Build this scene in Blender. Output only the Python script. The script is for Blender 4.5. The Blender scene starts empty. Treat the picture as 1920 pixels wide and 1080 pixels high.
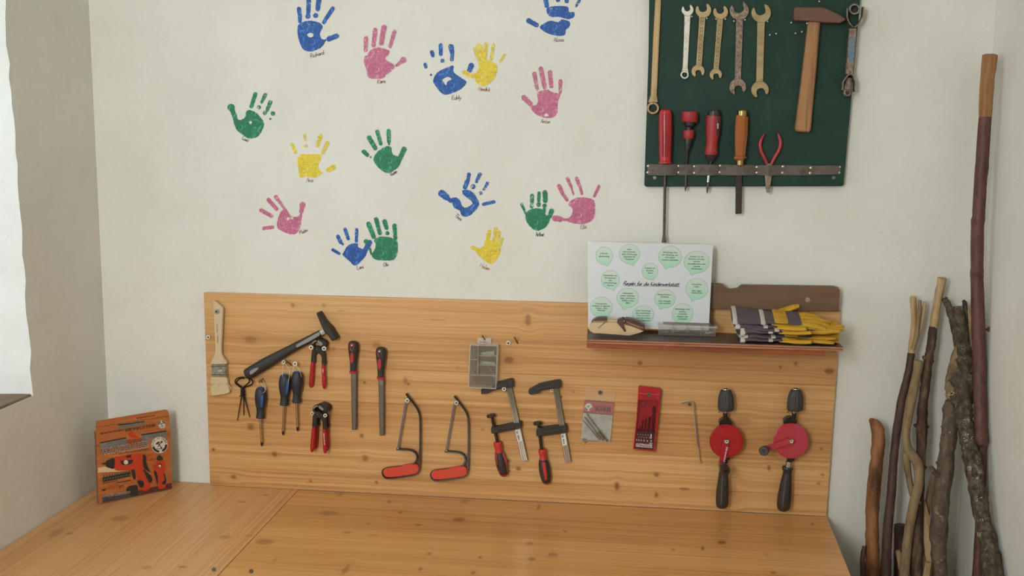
import bpy, bmesh, math, random
import numpy as np
from mathutils import Vector, Matrix, noise
from mathutils.geometry import tessellate_polygon
SC = bpy.context.scene
COL = SC.collection
RAD = math.radians
# ------------------------------------------------------------------ camera
YAW, PITCH, ROLL, FPX = RAD(6.829), RAD(8.378), RAD(-0.535), 2000.0
cy, sy, cp, sp = math.cos(YAW), math.sin(YAW), math.cos(PITCH), math.sin(PITCH)
_f = Vector((-sy*cp, cy*cp, -sp)); _r = Vector((cy, sy, 0)); _d = _f.cross(_r)
if _d.z > 0: _d = -_d
CR = math.cos(ROLL)*_r + math.sin(ROLL)*_d
CD = -math.sin(ROLL)*_r + math.cos(ROLL)*_d
CF = _f
CAM = Vector((0.30, -2.56, 1.62))
def ray(px, py): return (CF*FPX + CR*(px-960) + CD*(py-540)).normalized()
def hit(px, py, o, n):
    r = ray(px, py); return CAM + r*((o-CAM).dot(n)/r.dot(n))
cam = bpy.data.cameras.new('camera'); cam.sensor_width = 36; cam.lens = FPX/1920*36; cam.clip_start = .02
camo = bpy.data.objects.new('camera', cam); COL.objects.link(camo)
camo.matrix_world = Matrix(((CR.x, -CD.x, -CF.x, CAM.x), (CR.y, -CD.y, -CF.y, CAM.y), (CR.z, -CD.z, -CF.z, CAM.z), (0, 0, 0, 1)))
SC.camera = camo
# ------------------------------------------------------------------ light and exposure
SC.view_settings.view_transform = 'Standard'; SC.view_settings.look = 'None'
SC.view_settings.gamma = 1; SC.view_settings.use_curve_mapping = False
SC.view_settings.exposure = 0.0
W = bpy.data.worlds.new('sky'); SC.world = W; W.use_nodes = True
W.node_tree.nodes['Background'].inputs[0].default_value = (.80, .92, 1, 1)
W.node_tree.nodes['Background'].inputs[1].default_value = 1.5
def P(px, py, h=0.0): return hit(px, py, Vector((0, -h, 0)), Vector((0, 1, 0)))
HB = 0.018                                   # front face of the pine back panel
XL = P(185, 400).x                           # left wall plane
XR = P(1868, 0).x                            # right wall plane
ZB = P(960, 938.5, HB).z                     # bench top
ZF = ZB-0.72                                 # floor
def PL(px, py): return hit(px, py, Vector((XL, 0, 0)), Vector((1, 0, 0)))
def PBn(px, py, z=None): return hit(px, py, Vector((0, 0, ZB if z is None else z)), Vector((0, 0, 1)))
jamb = PL(62, 742); WY0, WZ0 = jamb.y, jamb.z     # near-corner jamb and sill of the left window
WY1, WZ1 = WY0-1.15, WZ0+1.30
YR, ZC = -3.35, ZF+2.75                       # rear wall, ceiling
def area(name, loc, rot, sx, sy_, power, col, spread=180):
    l = bpy.data.lights.new(name, 'AREA'); l.shape = 'RECTANGLE'; l.size, l.size_y = sx, sy_
    l.energy = power; l.color = col; l.spread = RAD(spread)
    o = bpy.data.objects.new(name, l); COL.objects.link(o); o.location = loc; o.rotation_euler = rot; return o
area('window_daylight', (XL-1.10, (WY0+WY1)/2, (WZ0+WZ1)/2+.05), (0, RAD(-90), 0), 1.7, 1.6, 13, (.90, .97, 1))
area('unseen_window_key_light', (XL+.46, YR-.10, ZF+2.0), (RAD(86), 0, 0), .62, 1.25, 80, (.95, .985, 1))  # main light through an unseen assumed window, placed for the falloff across the wall
# ------------------------------------------------------------------ materials
def lin(c): c /= 255; return c/12.92 if c <= .04045 else ((c+.055)/1.055)**2.4
def hx(s): return tuple(lin(int(s[i:i+2], 16)) for i in (0, 2, 4))+(1,)
MATS = {}
class NT:
    def __init__(s, name):
        s.m = bpy.data.materials.new(name); s.m.use_nodes = True; s.t = s.m.node_tree
        s.b = s.t.nodes['Principled BSDF']; s.out = s.t.nodes['Material Output']
    def n(s, ty, ins=None, **kw):
        d = s.t.nodes.new(ty)
        for k, v in kw.items(): setattr(d, k, v)
        for k, v in (ins or {}).items():
            if hasattr(v, 'is_output'): s.t.links.new(v, d.inputs[k])
            else: d.inputs[k].default_value = v
        return d
    def set(s, k, v):
        if hasattr(v, 'is_output'): s.t.links.new(v, s.b.inputs[k])
        else: s.b.inputs[k].default_value = v
    def ramp(s, fac, stops):
        r = s.n('ShaderNodeValToRGB', {0: fac}); e = r.color_ramp.elements
        while len(e) < len(stops): e.new(.5)
        for i, (p, c) in enumerate(stops): e[i].position = p; e[i].color = c
        return r.outputs[0]
    def bump(s, h, strength, dist=.001):
        s.set('Normal', s.n('ShaderNodeBump', {'Height': h, 'Strength': strength, 'Distance': dist}).outputs[0])
def mat(name, col, rough=.5, metal=0, spots=None, sscale=60, sfrom=.5, sto=.65, bump=0, bscale=300, alpha=1, stretch=None, spec=.5, trans=0, coat=0):
    if name in MATS: return MATS[name]
    N = NT(name); N.set('Roughness', rough); N.set('Metallic', metal); N.set('Specular IOR Level', spec); N.set('Alpha', alpha)
    N.set('Transmission Weight', trans); N.set('Coat Weight', coat)
    N.set('Base Color', hx(col))
    tc = N.n('ShaderNodeTexCoord').outputs['Object']
    if stretch: tc = N.n('ShaderNodeMapping', {0: tc, 'Scale': stretch}).outputs[0]
    if spots:
        nz = N.n('ShaderNodeTexNoise', {'Vector': tc, 'Scale': sscale, 'Detail': 5, 'Roughness': .65})
        N.set('Base Color', N.ramp(nz.outputs[0], [(sfrom, hx(col)), (sto, hx(spots))]))
    if bump:
        nz = N.n('ShaderNodeTexNoise', {'Vector': tc, 'Scale': bscale, 'Detail': 4})
        N.bump(nz.outputs[0], bump)
    MATS[name] = N.m; return N.m
def plaster(name, col, col2):
    N = NT(name); tc = N.n('ShaderNodeTexCoord').outputs['Object']
    a = N.n('ShaderNodeTexNoise', {'Vector': tc, 'Scale': 5, 'Detail': 5, 'Roughness': .6}).outputs[0]
    N.set('Base Color', N.ramp(a, [(.35, hx(col)), (.7, hx(col2))])); N.set('Roughness', .85); N.set('Specular IOR Level', .25)
    b = N.n('ShaderNodeTexNoise', {'Vector': tc, 'Scale': 30, 'Detail': 7, 'Roughness': .68, 'Distortion': .12}).outputs[0]
    v = N.n('ShaderNodeTexVoronoi', {'Vector': tc, 'Scale': 26, 'Randomness': 1}).outputs[0]
    v = N.n('ShaderNodeMapRange', {0: v, 1: 0.0, 2: .13, 3: .35, 4: 0.0}).outputs[0]
    s = N.n('ShaderNodeMath', {0: b, 1: v}, operation='ADD').outputs[0]
    N.bump(s, .42, .008); MATS[name] = N.m; return N.m
def wood(name, light, mid, dark, knot, rough=.42, fine=1.0):
    """grain follows the mesh attributes: uv grain field (warp), knots and a tone per stave"""
    N = NT(name)
    at = lambda a: N.n('ShaderNodeAttribute', attribute_name=a).outputs['Fac']
    u, w, k, t = at('along'), at('warp'), at('kn'), at('tone')
    def noise_(su, sw, det=3, rough_=.55, ofs=0):
        x = N.n('ShaderNodeMath', {0: u, 1: su}, operation='MULTIPLY').outputs[0]
        y = N.n('ShaderNodeMath', {0: w, 1: sw}, operation='MULTIPLY').outputs[0]
        z = N.n('ShaderNodeMath', {0: t, 1: 37.0, 2: ofs}, operation='MULTIPLY_ADD').outputs[0]
        v = N.n('ShaderNodeCombineXYZ', {0: x, 1: y, 2: z}).outputs[0]
        return N.n('ShaderNodeTexNoise', {'Vector': v, 'Scale': 1, 'Detail': det, 'Roughness': rough_}).outputs[0]
    g1, g2, g3 = noise_(.9, 120, 4, .6), noise_(4, 480, 2, .5, 3), noise_(1.3, 8, 2, .5, 9)
    mx = N.n('ShaderNodeMath', {0: g1, 1: .54}, operation='MULTIPLY').outputs[0]
    mx = N.n('ShaderNodeMath', {0: g2, 1: .30*fine, 2: mx}, operation='MULTIPLY_ADD').outputs[0]
    mx = N.n('ShaderNodeMath', {0: g3, 1: .22, 2: mx}, operation='MULTIPLY_ADD').outputs[0]
    mxx = N.n('ShaderNodeMath', {0: mx, 1: .04}, operation='ADD').outputs[0]
    tt = N.n('ShaderNodeMath', {0: t, 1: .30, 2: mxx}, operation='MULTIPLY_ADD').outputs[0]
    c = N.ramp(tt, [(.50, hx(light)), (.70, hx(mid)), (.92, hx(dark))])
    kc = N.n('ShaderNodeMix', {0: k, 6: c, 7: hx(knot)}, data_type='RGBA').outputs[2]
    N.set('Base Color', kc); N.set('Roughness', rough); N.set('Specular IOR Level', .4)
    N.bump(g2, .12, .0006); MATS[name] = N.m; return N.m
def paint(name, col, light, cover):
    N = NT(name); tc = N.n('ShaderNodeTexCoord').outputs['Object']
    a = N.n('ShaderNodeTexNoise', {'Vector': tc, 'Scale': 48, 'Detail': 6, 'Roughness': .7, 'Distortion': 2.6}).outputs[0]
    b = N.n('ShaderNodeTexNoise', {'Vector': tc, 'Scale': 120, 'Detail': 5, 'Roughness': .75, 'Distortion': 1.6}).outputs[0]
    dk = tuple(v*.74 for v in hx(col)[:3])+(1,); N.set('Base Color', N.ramp(a, [(.36, dk), (.47, hx(col)), (.53, hx(col)), (.63, hx(light))])); N.set('Roughness', .6)
    N.set('Alpha', N.n('ShaderNodeMapRange', {0: b, 1: cover, 2: cover+.1, 3: 1, 4: .08}).outputs[0])
    MATS[name] = N.m; return N.m
# ------------------------------------------------------------------ mesh toolkit
class View:
    """crop coordinates (ox + x/s, oy + y/s) seen on a plane o, n ; h lifts along n towards the room"""
    def __init__(s, ox=0, oy=0, sc=1.0, o=Vector((0, 0, 0)), n=Vector((0, -1, 0)), h=0.0):
        s.ox, s.oy, s.sc, s.o, s.nn, s.h = ox, oy, sc, o, n, h
    def pt(s, x, y, h=0.0): return hit(s.ox+x/s.sc, s.oy+y/s.sc, s.o+s.nn*(h+s.h), s.nn)
    def m(s, r, x, y, h=0.0): return r*(s.pt(x+1, y, h)-s.pt(x, y, h)).length
    def off(s, dx, dy): return View(s.ox+dx/s.sc, s.oy+dy/s.sc, s.sc, s.o, s.nn, s.h)
    def on(s, h): return View(s.ox, s.oy, s.sc, s.o, s.nn, h)
def smooth(pts, n=4, closed=True):
    out = []; L = len(pts); rng = range(L if closed else L-1)
    g = (lambda i: pts[i % L]) if closed else (lambda i: pts[max(0, min(L-1, i))])
    for i in rng:
        p0, p1, p2, p3 = g(i-1), g(i), g(i+1), g(i+2)
        for k in range(n):
            t = k/n
            out.append(tuple(.5*(2*b+(c-a)*t+(2*a-5*b+4*c-d)*t*t+(3*b-a-3*c+d)*t**3) for a, b, c, d in zip(p0, p1, p2, p3)))
    if not closed: out.append(tuple(pts[-1]))
    return out
def circ(x, y, r, n=24, ry=None, a0=0):
    ry = ry or r; return [(x+r*math.cos(a0+2*math.pi*i/n), y+ry*math.sin(a0+2*math.pi*i/n)) for i in range(n)]
def capsule(x1, y1, x2, y2, r, r2=None, n=8):
    r2 = r if r2 is None else r2
    a = math.atan2(y2-y1, x2-x1); o = []
    for i in range(n+1): t = a+math.pi/2+math.pi*i/n; o.append((x1+r*math.cos(t), y1+r*math.sin(t)))
    for i in range(n+1): t = a-math.pi/2+math.pi*i/n; o.append((x2+r2*math.cos(t), y2+r2*math.sin(t)))
    return o
def sarea(p): return sum(p[i][0]*p[(i+1) % len(p)][1]-p[(i+1) % len(p)][0]*p[i][1] for i in range(len(p)))/2
def inset(p, d):
    s = 1 if sarea(p) > 0 else -1; n = len(p); o = []
    for i in range(n):
        a, b, c = p[i-1], p[i], p[(i+1) % n]
        e1 = (b[0]-a[0], b[1]-a[1]); e2 = (c[0]-b[0], c[1]-b[1])
        l1 = math.hypot(*e1) or 1e-9; l2 = math.hypot(*e2) or 1e-9
        nx = -e1[1]/l1-e2[1]/l2; ny = e1[0]/l1+e2[0]/l2; l = math.hypot(nx, ny)
        if l < 1e-6: o.append(b); continue
        k = d*s*min(1.8, 2/l)/l; o.append((b[0]+nx*k, b[1]+ny*k))
    return o
class MB:
    def __init__(s): s.v = []; s.f = []; s.mi = []; s.cm = 0
    def add(s, vs, fs):
        b = len(s.v); s.v += [Vector(v) for v in vs]
        for f in fs: s.f.append([i+b for i in f]); s.mi.append(s.cm)
    def flat(s, V, pts, h, holes=()):
        loops = [list(pts)]+[list(q) for q in holes]
        tr = tessellate_polygon([[Vector((x, y, 0)) for x, y in L] for L in loops])
        allp = [q for L in loops for q in L]; vs = [V.pt(x, y, h) for x, y in allp]; fs = []
        for t in tr:
            a, b, c = (vs[i] for i in t)
            fs.append(t if (b-a).cross(c-a).dot(V.nn) > 0 else t[::-1])
        s.add(vs, fs)
    def slab(s, V, pts, h0, h1, bev=0.0, holes=(), back=False):
        if sarea(pts) < 0: pts = pts[::-1]
        holes = [q if sarea(q) < 0 else q[::-1] for q in holes]
        loops = [pts]+list(holes); caps = []
        for li, L in enumerate(loops):
            n = len(L); top = [V.pt(x, y, h1) for x, y in L]
            bot = [p-V.nn*(h1-h0) for p in top]; rings = [bot]
            if bev:
                bm = V.m(bev, L[0][0], L[0][1], h1); rings.append([p-V.nn*bm for p in top])
                L2 = inset(L, bev if li == 0 else bev); rings.append([V.pt(x, y, h1) for x, y in L2]); caps.append(L2)
            else: rings.append(top); caps.append(L)
            vs = [p for r in rings for p in r]; fs = []
            for k in range(len(rings)-1):
                for i in range(n):
                    j = (i+1) % n; fs.append((k*n+i, k*n+j, (k+1)*n+j, (k+1)*n+i))
            s.add(vs, [f[::-1] for f in fs])
        s.flat(V, caps[0], h1, caps[1:])
        if back:
            nb = len(s.f); s.flat(V, loops[0], h1, loops[1:])
            ids = set(i for f in s.f[nb:] for i in f)
            for i in ids: s.v[i] = s.v[i]-V.nn*(h1-h0)
            s.f[nb:] = [f[::-1] for f in s.f[nb:]]
    def tubeW(s, pts, rs, seg=10, ref=Vector((0, -1, 0)), e=2.0, cap=True, dome=False):
        """pts world; rs list of (side radius, ref radius)"""
        n = len(pts); rings = []; pts = [Vector(p) for p in pts]
        rs = [(r, r) if not isinstance(r, (tuple, list)) else r for r in rs]
        if dome:
            a = (pts[0]-pts[1]).normalized(); b = (pts[-1]-pts[-2]).normalized()
            np_, nr = [], []
            for t in (.0, .45, .8): 
                k = math.sqrt(max(0, 1-(1-t)**2)) if t else .05
                np_.append(pts[0]+a*min(rs[0])*(1-t)); nr.append((rs[0][0]*max(k, .05), rs[0][1]*max(k, .05)))
            np_ += pts; nr += rs
            for t in (.8, .45, .0):
                k = math.sqrt(max(0, 1-(1-t)**2)) if t else .05
                np_.append(pts[-1]+b*min(rs[-1])*(1-t)); nr.append((rs[-1][0]*max(k, .05), rs[-1][1]*max(k, .05)))
            pts, rs, n = np_, nr, len(np_)
        sd_prev = None
        for i in range(n):
            t = (pts[min(i+1, n-1)]-pts[max(i-1, 0)]).normalized()
            sd = t.cross(ref)
            if sd.length < .2: sd = t.cross(Vector((.3, .2, 1))) if sd_prev is None else sd_prev-t*sd_prev.dot(t)
            sd.normalize(); sd_prev = sd; up = sd.cross(t).normalized()
            ring = []
            for k in range(seg):
                a = 2*math.pi*(k+.5)/seg; c_, s_ = math.cos(a), math.sin(a)
                if e != 2: c_, s_ = math.copysign(abs(c_)**(2/e), c_), math.copysign(abs(s_)**(2/e), s_)
                ring.append(pts[i]+sd*c_*rs[i][0]+up*s_*rs[i][1])
            rings.append(ring)
        vs = [p for r in rings for p in r]; fs = []
        for i in range(n-1):
            for k in range(seg):
                j = (k+1) % seg; fs.append((i*seg+k, i*seg+j, (i+1)*seg+j, (i+1)*seg+k))
        if cap: fs += [tuple(range(seg))[::-1], tuple((n-1)*seg+k for k in range(seg))]
        s.add(vs, fs)
    def tube(s, V, pts, seg=12, e=2.0, cap=True, dome=False, sm=0):
        """pts (x, y, h, r[, rn]) in crop units, h in metres; rn = half thickness along the normal (crop units)"""
        pts = [p if len(p) == 5 else tuple(p)+(p[3],) for p in pts]
        if sm: pts = smooth(pts, sm, False)
        s.tubeW([V.pt(p[0], p[1], p[2]) for p in pts], [(V.m(p[3], p[0], p[1], p[2]), V.m(p[4], p[0], p[1], p[2])) for p in pts], seg, V.nn, e, cap, dome)
    def box(s, c, a, b, d, bev=0.0):
        """centre and three half-axis vectors"""
        c, a, b, d = map(Vector, (c, a, b, d))
        if not bev:
            vs = [c+a*i+b*j+d*k for i in (-1, 1) for j in (-1, 1) for k in (-1, 1)]
            fs = [(0, 1, 3, 2), (4, 6, 7, 5), (0, 4, 5, 1), (2, 3, 7, 6), (0, 2, 6, 4), (1, 5, 7, 3)]
        else:
            ax = [a, b, d]; ln = [v.length for v in ax]; un = [v.normalized() for v in ax]; vs = []; idx = {}
            for sg in [(i, j, k) for i in (-1, 1) for j in (-1, 1) for k in (-1, 1)]:
                for q in range(3):
                    p = c.copy()
                    for m in range(3): p += un[m]*sg[m]*(ln[m] if m == q else ln[m]-bev)
                    idx[sg+(q,)] = len(vs); vs.append(p)
            fs = []
            S = (-1, 1)
            for q in range(3):
                o = [m for m in range(3) if m != q]
                for sgn in S:
                    f = []
                    for (i, j) in ((-1, -1), (1, -1), (1, 1), (-1, 1)):
                        g = [0, 0, 0]; g[q] = sgn; g[o[0]] = i; g[o[1]] = j; f.append(idx[tuple(g)+(q,)])
                    fs.append(f)
            for q in range(3):
                o = [m for m in range(3) if m != q]
                for i in S:
                    for j in S:
                        f = []
                        for (k, w) in ((-1, o[0]), (1, o[0]), (1, o[1]), (-1, o[1])):
                            g = [0, 0, 0]; g[q] = k; g[o[0]] = i; g[o[1]] = j; f.append(idx[tuple(g)+(w,)])
                        fs.append(f)
            for sg in [(i, j, k) for i in S for j in S for k in S]: fs.append([idx[sg+(q,)] for q in range(3)])
            g = []
            for f in fs:
                cc = sum((vs[i] for i in f), Vector())/len(f); nn = (vs[f[1]]-vs[f[0]]).cross(vs[f[2]]-vs[f[0]])
                g.append(f if nn.dot(cc-c) > 0 else f[::-1])
            fs = g
        s.add(vs, fs)
    def ball(s, c, rx, ry=None, rz=None, n=10, m=7):
        ry = ry or rx; rz = rz or rx; c = Vector(c); vs = []; fs = []
        for i in range(m+1):
            th = math.pi*i/m
            for k in range(n): ph = 2*math.pi*k/n; vs.append(c+Vector((rx*math.sin(th)*math.cos(ph), ry*math.sin(th)*math.sin(ph), rz*math.cos(th))))
        for i in range(m):
            for k in range(n): j = (k+1) % n; fs.append((i*n+k, (i+1)*n+k, (i+1)*n+j, i*n+j))
        s.add(vs, fs)
    def ring(s, V, x, y, h, ro, ri, th, n=20):
        s.slab(V, circ(x, y, ro, n), h, h+th, (ro-ri)*.2, [circ(x, y, ri, n)])
def obj(name, mb, ms, parent=None, label=None, sharp=.6, loc=None, kind=None):
    if not isinstance(ms, (list, tuple)): ms = [ms]
    o0 = Vector(loc) if loc is not None else (ORG[parent.name] if parent else Vector((0, 0, 0)))
    me = bpy.data.meshes.new(name); me.from_pydata([v-o0 for v in mb.v], [], mb.f)
    for m in ms: me.materials.append(m)
    me.polygons.foreach_set('material_index', mb.mi); me.polygons.foreach_set('use_smooth', [True]*len(mb.f))
    me.set_sharp_from_angle(angle=sharp); me.update()
    o = bpy.data.objects.new(name, me); COL.objects.link(o); ORG[o.name] = o0
    if parent: o.parent = parent
    else: o.location = o0
    if label: o['label'] = label
    if kind: o['kind'] = kind
    return o
ORG = {}
def thing(name, label, cat, loc, group=None):
    o = bpy.data.objects.new(name, None); COL.objects.link(o); o.location = loc; o.empty_display_size = .02
    ORG[o.name] = Vector(loc); tag(o, label, cat, group); return o
def tag(o, label, cat, group=None):
    o['label'] = label; o['category'] = cat
    if group: o['group'] = group
    return o
# ------------------------------------------------------------------ lettering
_tc = {}
def text2d(body, shear=0.0, bold=0.0, space=1.0):
    k = (body, shear, bold, space)
    if k not in _tc:
        cu = bpy.data.curves.new('t', 'FONT'); cu.body = body; cu.shear = shear; cu.offset = bold; cu.resolution_u = 2; cu.space_character = space
        ob = bpy.data.objects.new('t', cu); me = bpy.data.meshes.new_from_object(ob)
        v = [(p.co.x, p.co.y) for p in me.vertices]; f = [list(p.vertices) for p in me.polygons]
        xs = [p[0] for p in v] or [0]
        _tc[k] = (v, f, min(xs), max(xs)); bpy.data.objects.remove(ob); bpy.data.curves.remove(cu); bpy.data.meshes.remove(me)
    return _tc[k]
def text(mb, V, body, x, y, size, h, ang=0.0, al='c', width=None, shear=0.0, bold=0.0, flip=False):
    """baseline start/centre at x, y (crop units, y down); size = letter height; width = total width"""
    v, f, x0, x1 = text2d(body, shear, bold); k = size/.70
    kx = width/(x1-x0) if width else k
    o = {'c': (x0+x1)/2, 'l': x0, 'r': x1}[al]; ca, sa = math.cos(ang), math.sin(ang); sg = -1 if flip else 1
    vs = []
    for a, b in v:
        X, Y = (a-o)*kx*sg, -b*k*sg; vs.append(V.pt(x+X*ca-Y*sa, y+X*sa+Y*ca, h))
    mb.add(vs, f)
def arctext(mb, V, body, x, y, r, size, h, a0, a1):
    n = len(body)
    for i, ch in enumerate(body):
        if ch == ' ': continue
        a = a0+(a1-a0)*i/(n-1); text(mb, V, ch, x+r*math.cos(a), y+r*math.sin(a), size, h, a+math.pi/2)
HF = {  # pen strokes of a simple handwriting, x right, y up, capitals 1 high
 'R': (.62, [[(0, 0), (.06, 1), (.36, 1), (.48, .78), (.34, .56), (.05, .5)], [(.2, .5), (.58, 0)]]),
 'K': (.6, [[(0, 0), (.05, 1)], [(.5, 1), (.05, .45), (.5, 0)]]), 'A': (.62, [[(0, 0), (.3, 1), (.55, 0)], [(.1, .36), (.45, .38)]]),
 'E': (.55, [[(.46, 1), (.06, .98), (.03, .5), (.04, .02), (.48, 0)], [(.04, .52), (.4, .54)]]),
 'H': (.62, [[(0, 0), (.04, 1)], [(.5, 1), (.48, 0)], [(.02, .5), (.5, .52)]]), 'L': (.5, [[(.06, 1), (.02, .02), (.45, .04)]]),
 'V': (.55, [[(0, 1), (.24, 0), (.52, 1)]]), 'M': (.75, [[(0, 0), (.06, 1), (.32, .4), (.58, 1), (.64, 0)]]),
 'O': (.7, [[(.3, 1), (.05, .75), (.03, .3), (.28, 0), (.55, .3), (.55, .75), (.3, 1)]]), 'T': (.6, [[(0, .97), (.6, 1)], [(.3, 1), (.27, 0)]]),
 'a': (.5, [[(.38, .42), (.18, .52), (.02, .28), (.1, .02), (.28, .08), (.38, .45), (.38, .1), (.46, 0)]]),
 'c': (.42, [[(.36, .42), (.18, .5), (.02, .25), (.14, 0), (.36, .08)]]), 'd': (.5, [[(.38, .42), (.18, .5), (.02, .25), (.14, 0), (.36, .12), (.42, 1), (.4, .05)]]),
 'e': (.42, [[(.03, .27), (.34, .3), (.2, .52), (.03, .3), (.12, .02), (.36, .08)]]),
 'f': (.36, [[(.36, .92), (.22, 1), (.14, .6), (.08, -.3)], [(0, .5), (.32, .52)]]),
 'g': (.5, [[(.38, .42), (.18, .5), (.02, .25), (.14, .02), (.36, .15), (.4, .48), (.34, -.25), (.1, -.3)]]),
 'h': (.48, [[(.06, 1), (.02, 0), (.1, .35), (.26, .5), (.36, .35), (.38, 0)]]), 'i': (.22, [[(.06, .5), (.06, .05), (.14, 0)], [(.09, .7), (.1, .75)]]),
 'k': (.46, [[(.06, 1), (.02, 0)], [(.36, .5), (.08, .25), (.4, 0)]]), 'l': (.22, [[(.1, 1), (.04, .1), (.14, 0)]]),
 'm': (.75, [[(.02, .5), (.03, 0), (.12, .4), (.25, .48), (.32, 0), (.4, .4), (.54, .48), (.62, 0)]]),
 'n': (.5, [[(.02, .5), (.03, 0), (.12, .38), (.28, .5), (.36, .3), (.4, 0)]]), 'o': (.45, [[(.2, .5), (.03, .25), (.18, 0), (.36, .25), (.2, .5)]]),
 'r': (.36, [[(.03, .5), (.03, 0), (.1, .36), (.3, .5)]]), 's': (.38, [[(.32, .45), (.16, .52), (.06, .38), (.28, .14), (.16, 0), (0, .06)]]),
 't': (.34, [[(.14, .85), (.1, .08), (.26, 0)], [(0, .52), (.3, .54)]]), 'u': (.48, [[(.03, .5), (.06, .08), (.22, .02), (.36, .45), (.38, .05), (.46, 0)]]),
 'v': (.42, [[(.02, .5), (.16, 0), (.38, .5)]]), 'w': (.62, [[(.02, .5), (.14, 0), (.28, .42), (.4, 0), (.58, .5)]]),
 'y': (.45, [[(.02, .5), (.18, .05)], [(.4, .5), (.18, .05), (.02, -.35)]]), ' ': (.35, [])}
HF['ü'] = (.48, HF['u'][1]+[[(.1, .68), (.11, .73)], [(.3, .68), (.31, .73)]])
def script(mb, V, body, x, y, size, h, ang=0.0, pen=.1, nib=None, width=None, slant=.12, rnd=None):
    """handwritten strokes; nib = (thick, thin, angle) for a broad pen"""
    tot = sum(HF[c][0] for c in body); k = size; kx = width/tot if width else k
    ca, sa = math.cos(ang), math.sin(ang); cx = 0
    for c in body:
        w, st = HF[c]; jy = rnd.uniform(-.06, .06) if rnd else 0
        for q in st:
            q = smooth(q, 3, False) if len(q) > 2 else q
            pts = [((cx+a+slant*b)*kx, -(b+jy)*k) for a, b in q]
            for i in range(len(pts)-1):
                (xa, ya), (xb, yb) = pts[i], pts[i+1]; l = math.hypot(xb-xa, yb-ya) or 1e-6
                tx, ty = (xb-xa)/l, (yb-ya)/l
                if nib:
                    nx, ny = math.cos(nib[2])*nib[0]*k/2, -math.sin(nib[2])*nib[0]*k/2
                    ox, oy = -ty*nib[1]*k/2, tx*nib[1]*k/2
                    if nx*ox+ny*oy < 0: ox, oy = -ox, -oy
                    nx += ox; ny += oy
                else: nx, ny = -ty*pen*k/2, tx*pen*k/2
                ex, ey = tx*pen*k*.3, ty*pen*k*.3
                quad = [(xa-ex+nx, ya-ey+ny), (xb+ex+nx, yb+ey+ny), (xb+ex-nx, yb+ey-ny), (xa-ex-nx, ya-ey-ny)]
                mb.add([V.pt(x+a*ca-b*sa, y+a*sa+b*ca, h) for a, b in quad], [(0, 1, 2, 3)])
        cx += w
# ------------------------------------------------------------------ the room
WALL = plaster('white_plaster', 'e3e1d8', 'dcd9cf')
JAMBW = plaster('window_reveal_plaster', 'e4e5e0', 'dcdcd6')
def qmesh(name, vs, fs, m, label=None):
    mb = MB(); mb.add(vs, fs); o = obj(name, mb, m, sharp=.5); o['kind'] = 'structure'
    if label: o['label'] = label
    return o
def wallbox(name, x0, x1, y0, y1, z0, z1, m=WALL, label=None):
    mb = MB(); mb.box(((x0+x1)/2, (y0+y1)/2, (z0+z1)/2), ((x1-x0)/2, 0, 0), (0, (y1-y0)/2, 0), (0, 0, (z1-z0)/2))
    o = obj(name, mb, m); o['kind'] = 'structure'
    if label: o['label'] = label
    return o
wallbox('wall_back', XL-.45, XR+.2, 0, .2, ZF-.1, ZC+.1, label='white plastered wall with handprints and tool boards')
wallbox('wall_right', XR, XR+.2, YR, 0, ZF-.1, ZC+.1, label='white plastered wall behind the leaning sticks')
wallbox('floor', XL-.45, XR+.2, YR-.2, .2, ZF-.1, ZF, mat('floor_boards', '6b5843', .6, spots='54432f', sscale=9, stretch=(1, 12, 1)))
wallbox('ceiling', XL-.45, XR+.2, YR-.2, .2, ZC, ZC+.1)
# left wall: hole with a splayed reveal and uneven plaster edges
rnd = random.Random(4)
TH = .42
def left_wall():
    inn, out = [], []
    def edge(a, b, n):
        for i in range(n):
            t = i/n; j = .006 if 0 < i and a[1]+b[1] > 2*WZ0+.01 else 0
            inn.append((a[0]+(b[0]-a[0])*t+rnd.uniform(-j, j), a[1]+(b[1]-a[1])*t+rnd.uniform(-j, j)))
            k = lambda p: (p[0]+(-.07 if p[0] > (WY0+WY1)/2 else .07), p[1]+(.02 if p[1] < WZ0+.1 else -.06))
            A, B = k(a), k(b); out.append((A[0]+(B[0]-A[0])*t, A[1]+(B[1]-A[1])*t))
    topy = PL(8, 0); ty = WY0+(topy.y-WY0)*(WZ1-WZ0)/(topy.z-WZ0)
    c = [(WY0, WZ0), (ty, WZ1), (WY1, WZ1), (WY1, WZ0)]
    edge(c[0], c[1], 40); edge(c[1], c[2], 20); edge(c[2], c[3], 30); edge(c[3], c[0], 20)
    mb = MB()
    fr = [(YR, ZF-.1), (0, ZF-.1), (0, ZC+.1), (YR, ZC+.1)]
    for x in (XL, XL-TH):
        lp = inn if x == XL else out
        tr = tessellate_polygon([[Vector((a, b, 0)) for a, b in fr], [Vector((a, b, 0)) for a, b in lp]])
        mb.cm = 0; mb.add([(x, a, b) for a, b in fr+lp], [t if (Vector((fr+lp)[t[1]])-Vector((fr+lp)[t[0]])).to_3d().cross((Vector((fr+lp)[t[2]])-Vector((fr+lp)[t[0]])).to_3d()).z > 0 else t[::-1] for t in tr])
    n = len(inn); mb.cm = 1; K = 6
    vs = []
    for k in range(K+1):
        t = k/K
        for i in range(n):
            j = .004 if 0 < k < K else 0
            vs.append((XL-TH*t, inn[i][0]+(out[i][0]-inn[i][0])*t+rnd.uniform(-j, j), inn[i][1]+(out[i][1]-inn[i][1])*t+rnd.uniform(-j, j)))
    mb.add(vs, [(k*n+i, k*n+(i+1) % n, (k+1)*n+(i+1) % n, (k+1)*n+i) for k in range(K) for i in range(n)])
    o = obj('wall_left', mb, [WALL, JAMBW], sharp=.9); o['kind'] = 'structure'; o['label'] = 'white plastered wall with a deep window recess'
    return o
left_wall()
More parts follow.
